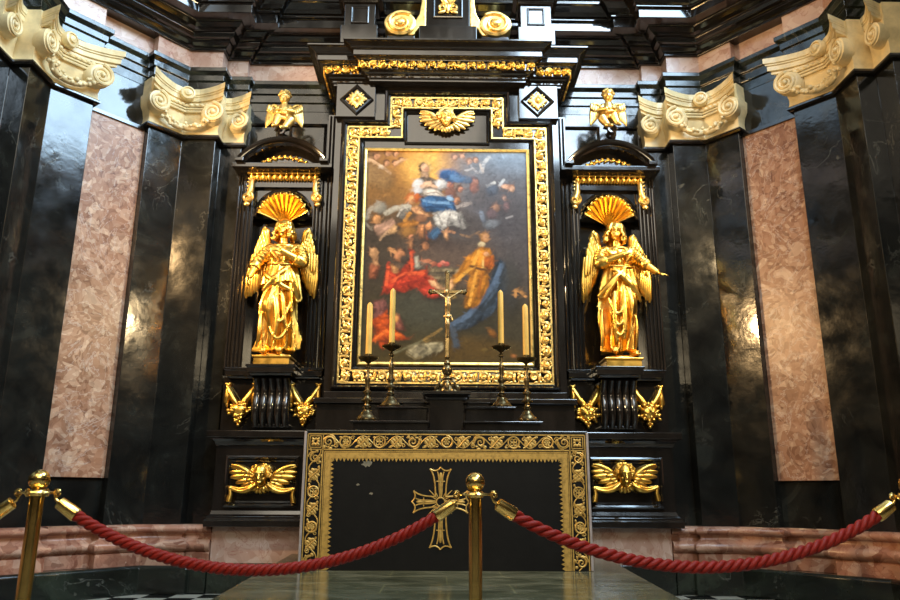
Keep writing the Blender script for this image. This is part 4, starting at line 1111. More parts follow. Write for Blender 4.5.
    # arms
    for arm in spec['arms']:
        sh, el, wr = map(Vector, arm['pts'])
        n = 12; pts = []; rs = []
        for i in range(n + 1):
            t = i / n; pts.append(sh.lerp(el, t)); rs.append(.056 + .010 * math.sin(t * 26) + .010 * math.sin(PI * t))
        mb.tube(pts, rs, 12)
        d = (wr - el).normalized()
        c0 = sh.lerp(el, .93)
        mb.tube([c0, el.lerp(wr, .08), el.lerp(wr, .22), el.lerp(wr, .30)], [.058, .060, .062, .050], 12)          # rolled cuff
        mb.tube([el.lerp(wr, .20), el.lerp(wr, .33)], [.060, .057], 12)
        mb.blob(el, (.052, .052, .052), None, 10, 8)
        mb.tube([el, el.lerp(wr, .5), wr], [.046, .039, .028], 10)
        hand(mb, wr, arm['hd'], arm['up'], .028, arm.get('curl', .4), arm.get('sd', 1))
    # feet
    for f in spec['feet']:
        p = Vector(f[0]); q = Vector(f[1]); mb.tube([p, p.lerp(q, .5) + Vector((0, 0, .004)), q], [.036, .034, .024], 10)
        for k in range(4): mb.blob(q + Vector(((k - 1.5) * .013, -.006, -.006)), (.009, .016, .010), None, 6, 5)
    mb.blob((px, .02, .004), (.16, .11, .035), None, 18, 8)
    hp = Matrix.Rotation(spec['turn'], 3, 'Z') @ Matrix.Rotation(spec['tilt'], 3, 'Y') @ Matrix.Rotation(spec['nod'], 3, 'X')
    face(mb, (hx, -.015, hz), .80, hp)
    mb.build('body', M['gold'], th, remesh=.0058, rsm=2)
    mb = MB(T); curls(mb, (hx, -.005, hz + .002), .82, rnd, spec['fall'], hp); mb.build('hair', M['gold'], th, remesh=.0055, rsm=1)
    for w in spec['wings']:
        mb = MB(T); wing(mb, *w); mb.build('wing', M['gold'], th, smooth=70)
    return th
# left: arm hanging, other hand laid across the breast
angel((-1.585, 6.825, 2.0625), dict(seed=4, px=0.0, ph=1.0, hem=.055, knee=(-.07, .47), head=(.022, 1.238), turn=math.radians(-14), tilt=math.radians(-4), nod=math.radians(-8), fall=.125,
    tab=[(0, .03, .195, .135), (.08, .03, .195, .14), (.22, .035, .185, .14), (.45, .035, .165, .135), (.62, .035, .160, .13), (.76, .03, .150, .115), (.87, .03, .128, .10), (.95, .03, .145, .108), (1.02, .03, .150, .10), (1.06, .03, .12, .085), (1.085, .03, .085, .07)],
    tails=[(-.35, .38, .20), (2.9, .5, .06), (-1.9, .45, .05), (1.5, .8, .1)],
    folds=[(((-.13, -.06, .80), (-.10, -.15, .74), (.03, -.17, .66), (.17, -.10, .60)), .022), (((.12, -.08, .86), (.06, -.15, .80), (-.03, -.17, .70), (-.12, -.13, .60)), .022), (((.10, -.10, .84), (.16, -.14, .76), (.18, -.12, .66), (.20, -.06, .55)), .026),
           (((-.02, -.13, .60), (.03, -.17, .48), (.06, -.17, .34), (.02, -.16, .16)), .022), (((.06, -.15, .58), (.11, -.16, .46), (.08, -.16, .36), (.13, -.13, .22)), .018), (((-.12, -.11, .40), (-.13, -.14, .28), (-.10, -.15, .18), (-.15, -.10, .08)), .018),
           (((.01, -.16, .46), (.05, -.18, .22), (.09, -.18, .26), (.15, -.11, .54)), .014), (((-.03, -.15, .26), (.04, -.18, .08), (.09, -.16, .12), (.16, -.10, .34)), .014)],
    arms=[dict(pts=[(-.12, .0, 1.03), (-.215, -.03, .88), (-.255, -.10, .735)], hd=(-.03, -.3, -1), up=(-1, -.4, 0), curl=.5),
          dict(pts=[(.185, .0, 1.03), (.235, -.07, .885), (.03, -.165, .985)], hd=(-1, -.1, .22), up=(0, -1, .3), curl=.3, sd=-1)],
    feet=[((-.06, -.05, .05), (-.075, -.13, .035)), ((.06, -.06, .055), (.075, -.145, .04))],
    wings=[((-.12, 1.03), (-.175, 1.30), (-.275, 1.02), (-.315, .575), (-.17, .60), .07, -1), ((.19, 1.03), (.245, 1.29), (.335, 1.02), (.325, .575), (.225, .64), .07, 1)]),
    'golden winged angel statue with one arm hanging down and one hand across the breast')
angel((1.628, 6.825, 2.0625), dict(seed=9, px=0.0, ph=-1.0, hem=.075, knee=(.09, .50), head=(.005, 1.236), turn=math.radians(-10), tilt=math.radians(7), nod=math.radians(-4), fall=.125,
    tab=[(0, -.03, .165, .135), (.08, -.03, .170, .14), (.22, -.02, .165, .14), (.45, -.005, .155, .135), (.62, 0, .160, .13), (.76, .01, .150, .115), (.87, .015, .130, .10), (.95, .01, .145, .108), (1.02, .01, .150, .10), (1.06, .01, .12, .085), (1.085, .01, .085, .07)],
    tails=[(-2.7, .38, .14), (-.25, .35, .16), (1.5, .9, .1), (-1.5, .3, -.06)],
    folds=[(((.06, -.13, .84), (-.02, -.16, .78), (-.10, -.15, .68), (-.20, -.08, .58)), .026), (((-.06, -.13, .84), (.02, -.16, .78), (.10, -.15, .68), (.19, -.08, .58)), .026), (((.02, -.14, .82), (-.04, -.17, .74), (-.08, -.16, .66), (-.15, -.12, .56)), .016), (((.06, -.14, .80), (.11, -.16, .72), (.14, -.14, .64), (.2, -.07, .54)), .016),
           (((-.06, -.15, .62), (-.08, -.17, .46), (-.08, -.17, .30), (-.06, -.16, .14)), .020), (((.03, -.16, .64), (.01, -.18, .46), (.02, -.18, .30), (.0, -.17, .16)), .020), (((-.12, -.14, .56), (-.06, -.19, .34), (-.02, -.19, .34), (.03, -.17, .58)), .013), (((-.11, -.14, .44), (-.06, -.19, .24), (-.02, -.19, .24), (.03, -.17, .46)), .013), (((-.10, -.14, .32), (-.05, -.19, .15), (-.02, -.19, .15), (.02, -.17, .34)), .013),
           (((-.17, -.08, .46), (-.19, -.10, .32), (-.17, -.11, .2), (-.19, -.08, .1)), .018), (((.13, -.11, .40), (.15, -.11, .28), (.12, -.12, .18), (.13, -.09, .1)), .014)],
    arms=[dict(pts=[(-.135, .0, 1.03), (-.185, -.07, .90), (.04, -.165, .975)], hd=(1, -.1, .35), up=(0, -1, .3), curl=.3),
          dict(pts=[(.165, .0, 1.03), (.245, -.05, .92), (.355, -.13, .80)], hd=(1, -.4, -.35), up=(.1, -.3, 1), curl=.25, sd=-1)],
    feet=[((-.06, -.05, .07), (-.085, -.14, .06)), ((.09, -.04, .05), (.125, -.12, .035))],
    wings=[((-.13, 1.03), (-.195, 1.285), (-.285, 1.02), (-.315, .555), (-.225, .62), .07, -1), ((.155, 1.03), (.185, 1.24), (.305, 1.04), (.315, .56), (.215, .60), .07, 1)]),
    'golden winged angel statue stretching out an open hand to the side')

# ------------------------------------------------------------------ small seated putti above the pediments
def putto(base, sx, label):
    B = Vector(base); T = Matrix.Translation(B) @ Matrix.Diagonal((sx, 1, 1, 1)); rnd = random.Random(8)
    th = thing('putto', label, 'statue', B)
    mb = MB(T); mb.tube(bez((.02, .06, -.03), (.09, .04, .03), (.04, .05, .09), (-.01, .05, .12), 10), [.06, .055, .045, .04, .04, .04, .04, .045, .05, .055, .06], 10)
    mb.tube(spiral((.03, -.02, .02), .05, .012, 0, 1.3, 18), .018, 6); mb.build('perch', M['wood'], th, smooth=50)
    mb = MB(T)
    mb.tube([(.0, .02, .12), (-.004, .0, .18), (.008, -.01, .25), (.012, .0, .31)], [.062, .070, .064, .05], 14)
    mb.blob((-.004, -.045, .185), (.05, .04, .05), None, 10, 8)
    mb.tube([(.012, 0, .30), (.012, -.005, .36)], [.034, .032], 10)
    for s in (1, -1): mb.blob((.012 + s * .055, 0, .285), (.034, .034, .034), None, 8, 6)
    mb.tube([(-.045, 0, .285), (-.085, -.04, .225), (-.02, -.095, .215)], [.032, .029, .020], 10); mb.tube([(.068, 0, .285), (.10, -.04, .225), (.05, -.095, .19)], [.032, .029, .020], 10)
    hand(mb, (-.02, -.095, .215), (1, -.2, .1), (0, -.6, 1), .017, .4); hand(mb, (.05, -.095, .19), (-1, -.2, -.1), (0, -.6, 1), .017, .4, -1)
    mb.tube([(-.03, .0, .13), (-.075, -.085, .105), (-.03, -.12, .01)], [.052, .046, .030], 12); mb.tube([(-.03, -.12, .015), (-.012, -.155, -.008), (.0, -.185, -.014)], [.025, .022, .013], 8)
    mb.tube([(.035, .0, .13), (.05, -.095, .13), (.075, -.10, .04)], [.052, .046, .030], 12); mb.tube([(.075, -.10, .045), (.08, -.135, .02), (.082, -.165, .012)], [.025, .022, .013], 8)
    hp = Matrix.Rotation(math.radians(20), 3, 'Z') @ Matrix.Rotation(math.radians(-12), 3, 'X')
    face(mb, (.016, -.015, .402), .66, hp)
    mb.tube([(-.06, -.03, .15), (.0, -.09, .13), (.075, -.03, .16)], [.022, .026, .022], 8)
    mb.build('body', M['goldp'], th, remesh=.0055, rsm=2)
    mb = MB(T); c = Vector((.016, -.005, .407)); mb.blob(c + Vector((0, .014, .018)), (.058, .062, .060), None, 12, 8)
    for k in range(60):
        a = rnd.uniform(0, 2 * PI); e = rnd.uniform(.15, 1.3); d = Vector((math.cos(a) * math.cos(e), math.sin(a) * math.cos(e) * .95, math.sin(e)))
        if d.y < -.45 and d.z < .6: continue
        mb.blob(c + Vector((0, .012, .014)) + d * .058, .0165, None, 7, 5)
    mb.build('hair', M['goldp'], th, smooth=70)
    for s in (1, -1):
        mb = MB(T); r0 = Vector((.012 + s * .045, .045, .28))
        mb.tube(bez(r0, r0 + Vector((s * .03, .01, .06)), r0 + Vector((s * .085, .01, .085)), r0 + Vector((s * .115, 0, .03)), 8), .019, 8)
        for k in range(6):
            t = k / 5; a = r0 + Vector((s * (.03 + .085 * (1 - t)), -.006 * k, .055 - .05 * t)); b = r0 + Vector((s * (.135 - .075 * t), -.012, -.20 + .09 * t))
            mb.leaf(a, b, .021, .011, (0, -1, 0), 8, 7)
        for k in range(5):
            t = k / 4; a = r0 + Vector((s * (.03 + .085 * (1 - t)), -.02, .065 - .05 * t)); b = a + Vector((s * .012, -.008, -.09)); mb.leaf(a, b, .019, .011, (0, -1, 0), 8, 6)
        mb.build('wing', M['goldp'], th, smooth=70)
    return th
putto((-1.635, 6.86, 4.335), -1, 'small golden winged cherub sitting on the niche gable beside the whitish capital')
putto((1.63, 6.86, 4.39), 1, 'small golden winged cherub sitting on the niche gable beside the yellow-cream capital')

# ------------------------------------------------------------------ winged cherub heads
def cherub(c, k, label, scarf, mat):
    C = Vector(c); T = Matrix.Translation(C) @ Matrix.Diagonal((k, k, k, 1))
    if not scarf: T = KM @ T; C = KM @ C
    rnd = random.Random(int(abs(c[0] * 100)) + 3)
    th = thing('winged_cherub', label, 'relief', C)
    mb = MB(T); face(mb, (-.01, -.075, .035), .86, Matrix.Rotation(math.radians(6), 3, 'X')); mb.build('head', mat, th, remesh=.0055 * k, rsm=1)
    mb = MB(T); h = Vector((-.01, -.05, .05)); mb.blob(h + Vector((0, .01, .012)), (.084, .07, .080), None, 12, 8)
    for i in range(46):
        a = rnd.uniform(-.3, PI + .3); rr_ = rnd.uniform(.050, .088); mb.tube(spiral(h + Vector((math.cos(a) * rr_, -.02 - .03 * rnd.random(), math.sin(a) * rr_ * .95)), .020, .004, rnd.uniform(0, 6), 1.2, 14), .009, 6)
    mb.build('hair', mat, th, smooth=70)
    for s in (1, -1):
        mb = MB(T)
        mb.tube(bez((s * .07, -.03, .0), (s * .12, -.05, .06), (s * .20, -.05, .125), (s * .285, -.04, .125), 10), [.022, .026, .028, .028, .026, .024, .022, .02, .018, .014, .008], 8)
        for i, (x0, z0, x1, z1, w) in enumerate(((.15, .085, .30, .112, .026), (.12, .06, .305, .062, .028), (.10, .03, .295, .018, .028), (.085, .0, .245, -.032, .027), (.075, -.02, .20, -.075, .025), (.06, -.035, .14, -.10, .023))):
            mb.leaf((s * x0, -.045 - .004 * i, z0), (s * x1, -.03, z1), w, .016, (0, -1, 0), 8, 7)
            mb.leaf((s * x0 * .9, -.058 - .003 * i, z0), (s * (x0 * .55 + x1 * .45), -.05, z0 * .55 + z1 * .45), w * .72, .014, (0, -1, 0), 8, 6)
        mb.build('wing', mat, th, smooth=70)
    mb = MB(T)
    for i in range(7):
        a = -PI * .5 + (i - 3) * .36
        mb.leaf((-.01 + .04 * math.cos(a), -.06, -.03 + .03 * math.sin(a)), (-.01 + .125 * math.cos(a), -.045, -.01 + .118 * math.sin(a)), .023, .016, (0, -1, 0), 8, 7)
    mb.build('feather_collar', mat, th, smooth=70)
    if scarf:
        mb = MB(T)
        for s in (1, -1):
            z1 = -.085 if s * scarf < 0 else -.075
            mb.tube(bez((s * .055, -.07, -.045), (s * .11, -.08, -.10), (s * .17, -.07, -.13), (s * .275, -.05, z1), 12), [.020, .022, .024, .026, .026, .024, .022, .02, .018, .017, .016, .016, .018], 8)
            mb.tube(bez((s * .05, -.065, -.03), (s * .12, -.07, -.07), (s * .18, -.06, -.10), (s * .275, -.045, z1 + .012), 10), .012, 7)
            mb.blob((s * .28, -.05, z1), (.024, .02, .022), None, 8, 6)
            mb.tube([(s * .282, -.05, z1), (s * .272, -.05, z1 - .05), (s * .285, -.048, z1 - .115)], [.014, .020, .026], 8); mb.leaf((s * .28, -.055, z1 - .05), (s * .30, -.05, z1 - .12), .016, .012)
        mb.build('scarf', mat, th, smooth=70)
    return th
cherub((0.0, 6.93, 4.50), .95, 'golden winged cherub head on the black panel above the painting', 0, M['goldp'])
cherub((-1.625, 6.915, .965), 1.0, 'golden winged cherub head on the black pedestal panel left of the altar front', -1, M['gold'])
cherub((1.615, 6.915, .985), 1.0, 'golden winged cherub head on the black pedestal panel right of the altar front', 1, M['gold'])

# ------------------------------------------------------------------ festoons beside the console brackets
def festoon(c, seed, label):
    C = Vector(c); T = Matrix.Translation(C) @ Matrix.Diagonal((1, 1.2, 1, 1)); rnd = random.Random(seed)
    th = thing('garland', label, 'garland', C, 'gilded garlands beside the brackets')
    mb = MB(T)
    for s in (1, -1):
        mb.tube(bez((s * .125, -.02, .17), (s * .10, -.04, .11), (s * .06, -.05, .05), (s * .02, -.05, .0), 10), [.022, .025, .028, .03, .03, .03, .03, .03, .03, .028, .025], 8)
    mb.build('swag', M['gold'], th, smooth=70)
    for s in (1, -1):
        mb = MB(T)
        mb.blob((s * .125, -.025, .185), (.026, .02, .02), None, 8, 6); mb.blob((s * .108, -.028, .198), (.014, .014, .012), None, 7, 5); mb.blob((s * .142, -.028, .196), (.014, .014, .012), None, 7, 5)
        mb.tube([(s * .127, -.025, .18), (s * .122, -.03, .10), (s * .127, -.028, .03), (s * .12, -.025, -.005)], [.016, .028, .032, .012], 8)
        for k in range(4): mb.leaf((s * .122, -.04, .13 - .035 * k), (s * (.13 + .012 * (-1) ** k), -.035, .08 - .035 * k), .014, .010)
        mb.build('ribbon_tail', M['gold'], th, smooth=70)
    mb = MB(T)
    mb.blob((0, -.045, -.055), (.088, .045, .072), None, 12, 8)
    for k in range(44):
        a = rnd.uniform(0, 2 * PI); r = rnd.uniform(.02, .098)
        p = Vector((math.cos(a) * r, -.075 + .25 * r - rnd.random() * .012, -.055 + math.sin(a) * r * .85))
        if rnd.random() < .55: mb.blob(p, rnd.uniform(.014, .022), None, 8, 6)
        else: mb.leaf(p, p + Vector((math.cos(a) * .04, -.004, math.sin(a) * .035)), .014, .012)
    for p, r in (((0, -.05, -.13), .026), ((-.014, -.05, -.155), .018), ((.016, -.05, -.158), .018), ((0, -.05, -.185), .016)): mb.blob(p, r, None, 8, 6)
    mb.build('flower_cluster', M['gold'], th, smooth=70)
gl = ['golden flower garland left of the left fluted bracket', 'golden flower garland right of the left fluted bracket', 'golden flower garland left of the right fluted bracket', 'golden flower garland right of the right fluted bracket']
for i, x in enumerate((-1.895, -1.305, 1.315, 1.885)): festoon((x, 6.99, 1.635), i + 1, gl[i])
# ------------------------------------------------------------------ the painting, brushed into colours on the canvas mesh
GW, GH = 230, 310
UU, VV = np.meshgrid((np.arange(GW) + .5) / GW, (np.arange(GH) + .5) / GH)     # v downwards
CV = np.zeros((GH, GW, 3))
def lin(c):
    c = np.array(c, float) / 255.0
    return np.where(c <= .04045, c / 12.92, ((c + .055) / 1.055) ** 2.4)
def uv(px, py):
    v = (py - 153.0) / 211.0
    xl = 370.5 + (362.0 - 370.5) * v; xr = 526 + (534.5 - 526) * v
    return (px - xl) / (xr - xl), v
ASP = 2.197 / 1.644
def put(mask, col):
    global CV
    m = np.clip(mask, 0, 1)[..., None]; CV = CV * (1 - m) + lin(col) * m
RS = np.random.RandomState(11)
def blur(a, k):
    for ax in (0, 1):
        a = sum(np.roll(a, i, ax) for i in range(-k, k + 1)) / (2 * k + 1)
    return a
FOLD = blur(np.cumsum(RS.randn(GH, GW), 0) * 0 + RS.randn(GH, GW), 2); FOLD = sum(np.roll(np.roll(FOLD, i, 0), -i // 2, 1) for i in range(-5, 6)); FOLD /= FOLD.std()
def put3(mask, col, sh):
    """lay colour with a painted modelling factor sh"""
    global CV
    m = np.clip(mask, 0, 1)[..., None]; CV = CV * (1 - m) + np.clip(lin(col) * sh[..., None], 0, 1) * m
def ell(px, py, rx, ry, col, ang=0, soft=.35, op=1.0):
    u, v = uv(px, py); du = (UU - u) * 160; dv = (VV - v) * 211
    a = math.radians(ang); x = du * math.cos(a) + dv * math.sin(a); y = -du * math.sin(a) + dv * math.cos(a)
    d = np.sqrt((x / rx) ** 2 + (y / ry) ** 2)
    sh = np.ones(d.shape)
    if rx < 15: sh = np.clip(1.02 - .34 * (du / rx * .6 + dv / ry * .8) - .28 * d ** 2 + .05 * FOLD, .25, 1.25)
    put3(op * np.clip((1 - d) / max(soft, .45) + .5, 0, 1), col, sh)
def poly(pts, col, soft=1.8, op=1.0):
    q = [uv(*p) for p in pts]; x = np.array([p[0] for p in q]) * 160; y = np.array([p[1] for p in q]) * 211
    X = UU * 160; Y = VV * 211; ins = np.zeros(X.shape, bool); dist = np.full(X.shape, 1e9)
    n = len(q)
    for i in range(n):
        j = (i + 1) % n
        c = ((y[i] > Y) != (y[j] > Y)) & (X < (x[j] - x[i]) * (Y - y[i]) / (y[j] - y[i] + 1e-9) + x[i]); ins ^= c
        ex, ey = x[j] - x[i], y[j] - y[i]; t = np.clip(((X - x[i]) * ex + (Y - y[i]) * ey) / (ex * ex + ey * ey + 1e-9), 0, 1)
        dist = np.minimum(dist, np.hypot(X - x[i] - t * ex, Y - y[i] - t * ey))
    w = max(3.0, min(x.max() - x.min(), y.max() - y.min()) * .30)
    t = np.clip(dist / w, 0, 1); cxm, cym = x.mean(), y.mean(); S = max(x.max() - x.min(), y.max() - y.min()) + 1e-6
    sh = np.clip((.50 + .55 * t) - .35 * ((X - cxm) * .6 + (Y - cym) * .8) / S + .17 * FOLD, .22, 1.25)
    dx, dy = x - cxm, y - cym; an = .5 * math.atan2(2 * (dx * dy).sum(), (dx * dx).sum() - (dy * dy).sum())
    ac = -(X - cxm) * math.sin(an) + (Y - cym) * math.cos(an)
    if S > 12: sh = np.clip(sh * (1 + .24 * np.sin(ac * 2 * PI / 5.2 + 1.5 * FOLD)), .18, 1.35)
    sd = np.where(ins, dist, -dist)
    put(.45 * op * np.clip((np.roll(np.roll(sd, 2, 1), 3, 0) + 3) / 5, 0, 1), (30, 24, 18))
    put3(op * np.clip(sd / soft + .5, 0, 1), col, sh)
def stroke(pts, w, col, op=1.0):
    q = [uv(*p) for p in pts]; X = UU * 160; Y = VV * 211; dist = np.full(X.shape, 1e9)
    for (a, b), (c, d) in zip(q[:-1], q[1:]):
        a, c = a * 160, c * 160; b, d = b * 211, d * 211; ex, ey = c - a, d - b
        t = np.clip(((X - a) * ex + (Y - b) * ey) / (ex * ex + ey * ey + 1e-9), 0, 1); dist = np.minimum(dist, np.hypot(X - a - t * ex, Y - b - t * ey))
    put(op * np.clip((w - dist) / max(.6, w * .5) + .5, 0, 1), col)
CV[:] = lin((92, 74, 56))
for a in [(400, 175, 60, 40, (132, 96, 58)), (428, 172, 34, 32, (214, 148, 62)), (428, 172, 20, 20, (240, 190, 100)), (495, 170, 42, 32, (134, 146, 160)), (512, 166, 24, 16, (150, 172, 196)), (500, 205, 42, 34, (110, 112, 122)), (385, 200, 30, 24, (140, 100, 48)),
          (512, 245, 30, 60, (76, 72, 74)), (380, 265, 30, 50, (62, 54, 44)), (450, 262, 40, 34, (92, 76, 66)), (380, 330, 30, 44, (52, 46, 30)), (440, 335, 70, 34, (62, 58, 34)), (505, 335, 40, 50, (58, 52, 34)), (450, 358, 90, 14, (72, 60, 28)), (470, 350, 40, 12, (88, 66, 26)), (425, 310, 30, 20, (66, 66, 54)), (455, 232, 26, 18, (82, 76, 74))]:
    ell(*a[:4], a[4], 0, .9, .85)
FL = (226, 170, 120); FD = (168, 104, 66); WH = (222, 210, 190)
def head(x, y, r, hair=(70, 45, 28), col=FL, ang=0):
    ell(x - .6, y - .8, r * 1.15, r * 1.25, hair, ang, .3); ell(x + .3, y + .3, r * .82, r, col, ang, .4); ell(x + .9, y + .8, r * .45, r * .6, tuple(int(c * .72) for c in col), ang, .8, .7)
# cherubs upper left
for x, y, r in ((381, 161, 3.2), (392, 157, 3.2), (400, 158, 3), (391, 168, 3), (399, 168, 2.8), (405, 164, 2.4)): head(x, y, r, (96, 66, 44), (216, 158, 116))
stroke([(372, 163), (378, 166), (386, 171), (394, 178)], 1.5, (214, 176, 136)); stroke([(400, 167), (407, 163)], 1.2, (210, 168, 130)); ell(386, 172, 3.4, 2, (226, 206, 180), 35)
ell(376, 180, 9, 11, (158, 128, 84), 20, .9, .7); ell(388, 186, 10, 10, (150, 118, 74), 0, .9, .7)
# cherubs upper right
for x, y in ((456, 161), (463, 160), (470, 165), (476, 164)): head(x, y, 2.8, (140, 110, 96), (224, 176, 150))
stroke([(466, 175), (473, 172), (478, 177)], 1.1, (206, 204, 208)); stroke([(481, 176), (484, 166), (489, 160)], 1.8, (204, 208, 214)); stroke([(480, 168), (483, 176)], 1.2, (216, 206, 200))
stroke([(488, 191), (494, 187)], 1.6, (214, 214, 214)); stroke([(499, 190), (503, 184)], 1.4, (196, 200, 206))
ell(505, 191, 4.5, 2.6, (226, 176, 146), 10); head(511, 193, 3, (150, 110, 90), (226, 180, 150)); head(475, 187, 4.2, (112, 74, 60), (214, 146, 122)); ell(475, 193, 4.6, 5, (170, 104, 86))
head(451, 191, 4.4, (96, 66, 58), (206, 136, 112)); ell(452, 198, 6, 6, (132, 92, 80)); head(461, 194, 3, (90, 70, 64), (190, 134, 112))
ell(466, 184, 8, 4, (92, 118, 150), 12); ell(492, 195, 6, 6, (92, 106, 126), 0, .6); head(496, 213, 4, (110, 84, 74), (218, 160, 122)); ell(492, 219, 5, 5, (128, 102, 106)); ell(492, 229, 8, 4, (142, 150, 160), -10); ell(483, 222, 2.4, 7, (134, 148, 168), -15)
head(504, 203, 2.6, (120, 100, 96), (206, 164, 146)); ell(506, 212, 3, 5, (150, 112, 112)); stroke([(506, 223), (512, 221)], .9, (180, 176, 176)); head(458, 206, 3.6, (120, 82, 62), (206, 146, 110)); stroke([(445, 208), (453, 209), (458, 213), (464, 209), (472, 208)], 1.3, (182, 170, 164)); ell(478, 202, 10, 12, (94, 88, 88), 0, .9, .6)
# central woman on clouds
ell(452, 180, 12, 6.5, (70, 108, 158), 12, .4); ell(458, 183, 8, 4, (96, 136, 182), 12, .5); ell(446, 181, 5, 4, (52, 84, 130), 0, .5)
ell(427.5, 172.5, 6.8, 7.4, (250, 208, 128), 0, .5); ell(426, 172, 5.2, 6, (66, 44, 30)); ell(427.6, 172.6, 3.9, 4.9, (234, 190, 152), -15); ell(429, 174, 1.9, 2.6, (206, 146, 112), 0, .8); poly([(424, 177), (430, 177), (432, 183), (423, 183)], (226, 184, 148))
poly([(419, 185), (424, 182), (433, 182), (440, 186), (444, 196), (440, 204), (426, 206), (420, 198)], (122, 104, 88)); ell(421, 190, 5.4, 6.4, (224, 222, 220), 20); ell(443, 189.5, 5.6, 6, (218, 216, 214), -25); ell(421, 196, 5, 2.8, (196, 196, 198)); ell(430, 189, 4.6, 3, (230, 188, 152), -10); stroke([(424, 191), (431, 189), (438, 192)], 1.4, (226, 184, 150))
ell(436, 199, 9.5, 4.4, (226, 216, 202), 14); stroke([(428, 199), (438, 197), (446, 202)], .7, (160, 146, 132))
poly([(423, 204), (432, 200), (446, 202), (456, 208), (458, 218), (450, 217), (440, 218), (428, 217), (423, 211)], (58, 98, 142)); stroke([(426, 206), (438, 208), (450, 208)], 1.3, (116, 156, 196)); stroke([(428, 213), (440, 212), (452, 214)], 1.1, (36, 64, 100)); ell(452, 204, 4, 2.2, (150, 184, 214), 20)
poly([(434, 219), (444, 216), (456, 216), (464, 220), (465, 228), (468, 234), (462, 233), (452, 231), (444, 235), (437, 229)], (216, 212, 204)); stroke([(440, 220), (444, 230)], 1, (150, 144, 138)); stroke([(452, 218), (449, 230)], 1, (158, 152, 146)); stroke([(460, 222), (462, 230)], 1.1, (130, 126, 124))
poly([(431, 238), (440, 232), (444, 238), (438, 246), (430, 243)], (66, 100, 134)); poly([(444, 236), (449, 236), (451, 246), (448, 247)], (226, 168, 116)); stroke([(448, 236), (456, 238)], 1.2, (206, 146, 104))
stroke([(462, 240), (470, 242), (480, 237)], 1.0, (158, 122, 88))
# angels left of her
ell(384, 214, 7, 6, (142, 138, 126), -40); stroke([(371, 224), (374, 216), (383, 209)], 2.2, (158, 148, 132)); stroke([(390, 219), (399, 214), (406, 213), (412, 212)], 2.6, (192, 186, 168)); poly([(400, 222), (404, 214), (412, 213), (414, 219), (406, 226)], (118, 114, 106)); stroke([(401, 222), (405, 215), (411, 213)], .8, (214, 204, 190))
head(381, 225, 4.6, (110, 74, 36), (220, 160, 104)); poly([(378, 232), (385, 230), (396, 224), (400, 230), (392, 238), (384, 245), (379, 240)], (206, 162, 136)); poly([(391, 239), (398, 230), (401, 232), (398, 240)], (234, 186, 130)); stroke([(384, 246), (390, 238)], 1, (220, 180, 140)); stroke([(369, 228), (376, 236)], 1.2, (128, 118, 104))
poly([(400, 230), (410, 226), (416, 226), (424, 225), (420, 231), (412, 234), (404, 233)], (196, 128, 44)); ell(412, 238, 8, 6, (150, 106, 52), 0, .7); stroke([(408, 226), (413, 219)], 1.8, (220, 150, 56))
head(415, 205, 4.8, (176, 92, 36), (230, 168, 112)); ell(420, 203, 2.6, 4.5, (190, 98, 44)); poly([(414, 214), (420, 211), (428, 218), (436, 220), (435, 222), (424, 222), (417, 219)], (226, 166, 116)); ell(424, 224, 6, 4, (140, 96, 66)); poly([(421, 230), (427, 230), (426, 244), (422, 245), (421, 238)], (220, 148, 94)); ell(431, 232, 3, 4, (226, 152, 98), 30); poly([(428, 234), (431, 246), (428, 247)], (150, 84, 50))
# lower crowd
head(378, 258.5, 5, (56, 42, 32), (222, 170, 120)); poly([(374, 270), (380, 266), (384, 272), (380, 284), (373, 284)], (158, 92, 62)); poly([(377, 262), (381, 262), (383, 271), (377, 270)], (210, 158, 112))
head(428, 251.5, 4, (54, 40, 32), (206, 138, 92)); poly([(416, 262), (421, 261), (423, 273), (418, 274)], (188, 180, 160)); stroke([(425, 267), (431, 266), (437, 269)], 1.8, (184, 116, 84))
# table of stone with flowers
poly([(429, 273), (462, 273), (462, 277), (429, 277)], (150, 132, 100)); poly([(430, 277), (461, 277), (461, 281), (430, 281)], (92, 80, 62)); poly([(428, 281), (462, 281), (460, 284), (428, 284)], (160, 140, 104)); poly([(430, 284), (458, 284), (456, 303), (440, 303)], (98, 86, 62))
for x, y, c in ((442, 270, (206, 92, 76)), (449, 269, (196, 96, 84)), (437, 269, (160, 92, 70)), (445, 268, (222, 130, 110))): ell(x, y, 2.6, 2.2, c)
# man in red
poly([(386, 299), (388, 284), (391, 268), (399, 272), (404, 276), (414, 262), (411, 253), (414, 250), (417, 262), (417, 276), (428, 275), (430, 270), (430, 280), (438, 284), (447, 299), (436, 303), (428, 301), (420, 292), (408, 297), (396, 296)], (196, 62, 36)); stroke([(392, 272), (390, 290)], 1.5, (226, 92, 52)); stroke([(396, 286), (408, 279), (426, 278)], 1.6, (226, 94, 50)); stroke([(402, 290), (418, 286), (432, 284)], 1.2, (150, 42, 26)); stroke([(396, 294), (402, 284), (410, 280)], 1.2, (140, 38, 24)); stroke([(414, 258), (415, 272)], 1.3, (222, 88, 50)); poly([(424, 293), (432, 290), (444, 299), (430, 301)], (210, 68, 46))
poly([(394, 270), (402, 272), (400, 279), (396, 277)], (206, 150, 96)); head(403, 261, 6, (62, 46, 36), (188, 128, 88)); ell(408, 265, 4.4, 4, (70, 58, 50), 20); stroke([(393, 254.5), (399, 258)], 1.8, (200, 142, 92)); poly([(411, 254), (413, 244), (416, 244), (415, 255)], (224, 156, 104)); ell(414, 243, 2.2, 2.6, (228, 152, 108)); poly([(431, 285), (437, 285), (446, 291), (450, 295), (440, 294), (434, 290)], (222, 170, 122))
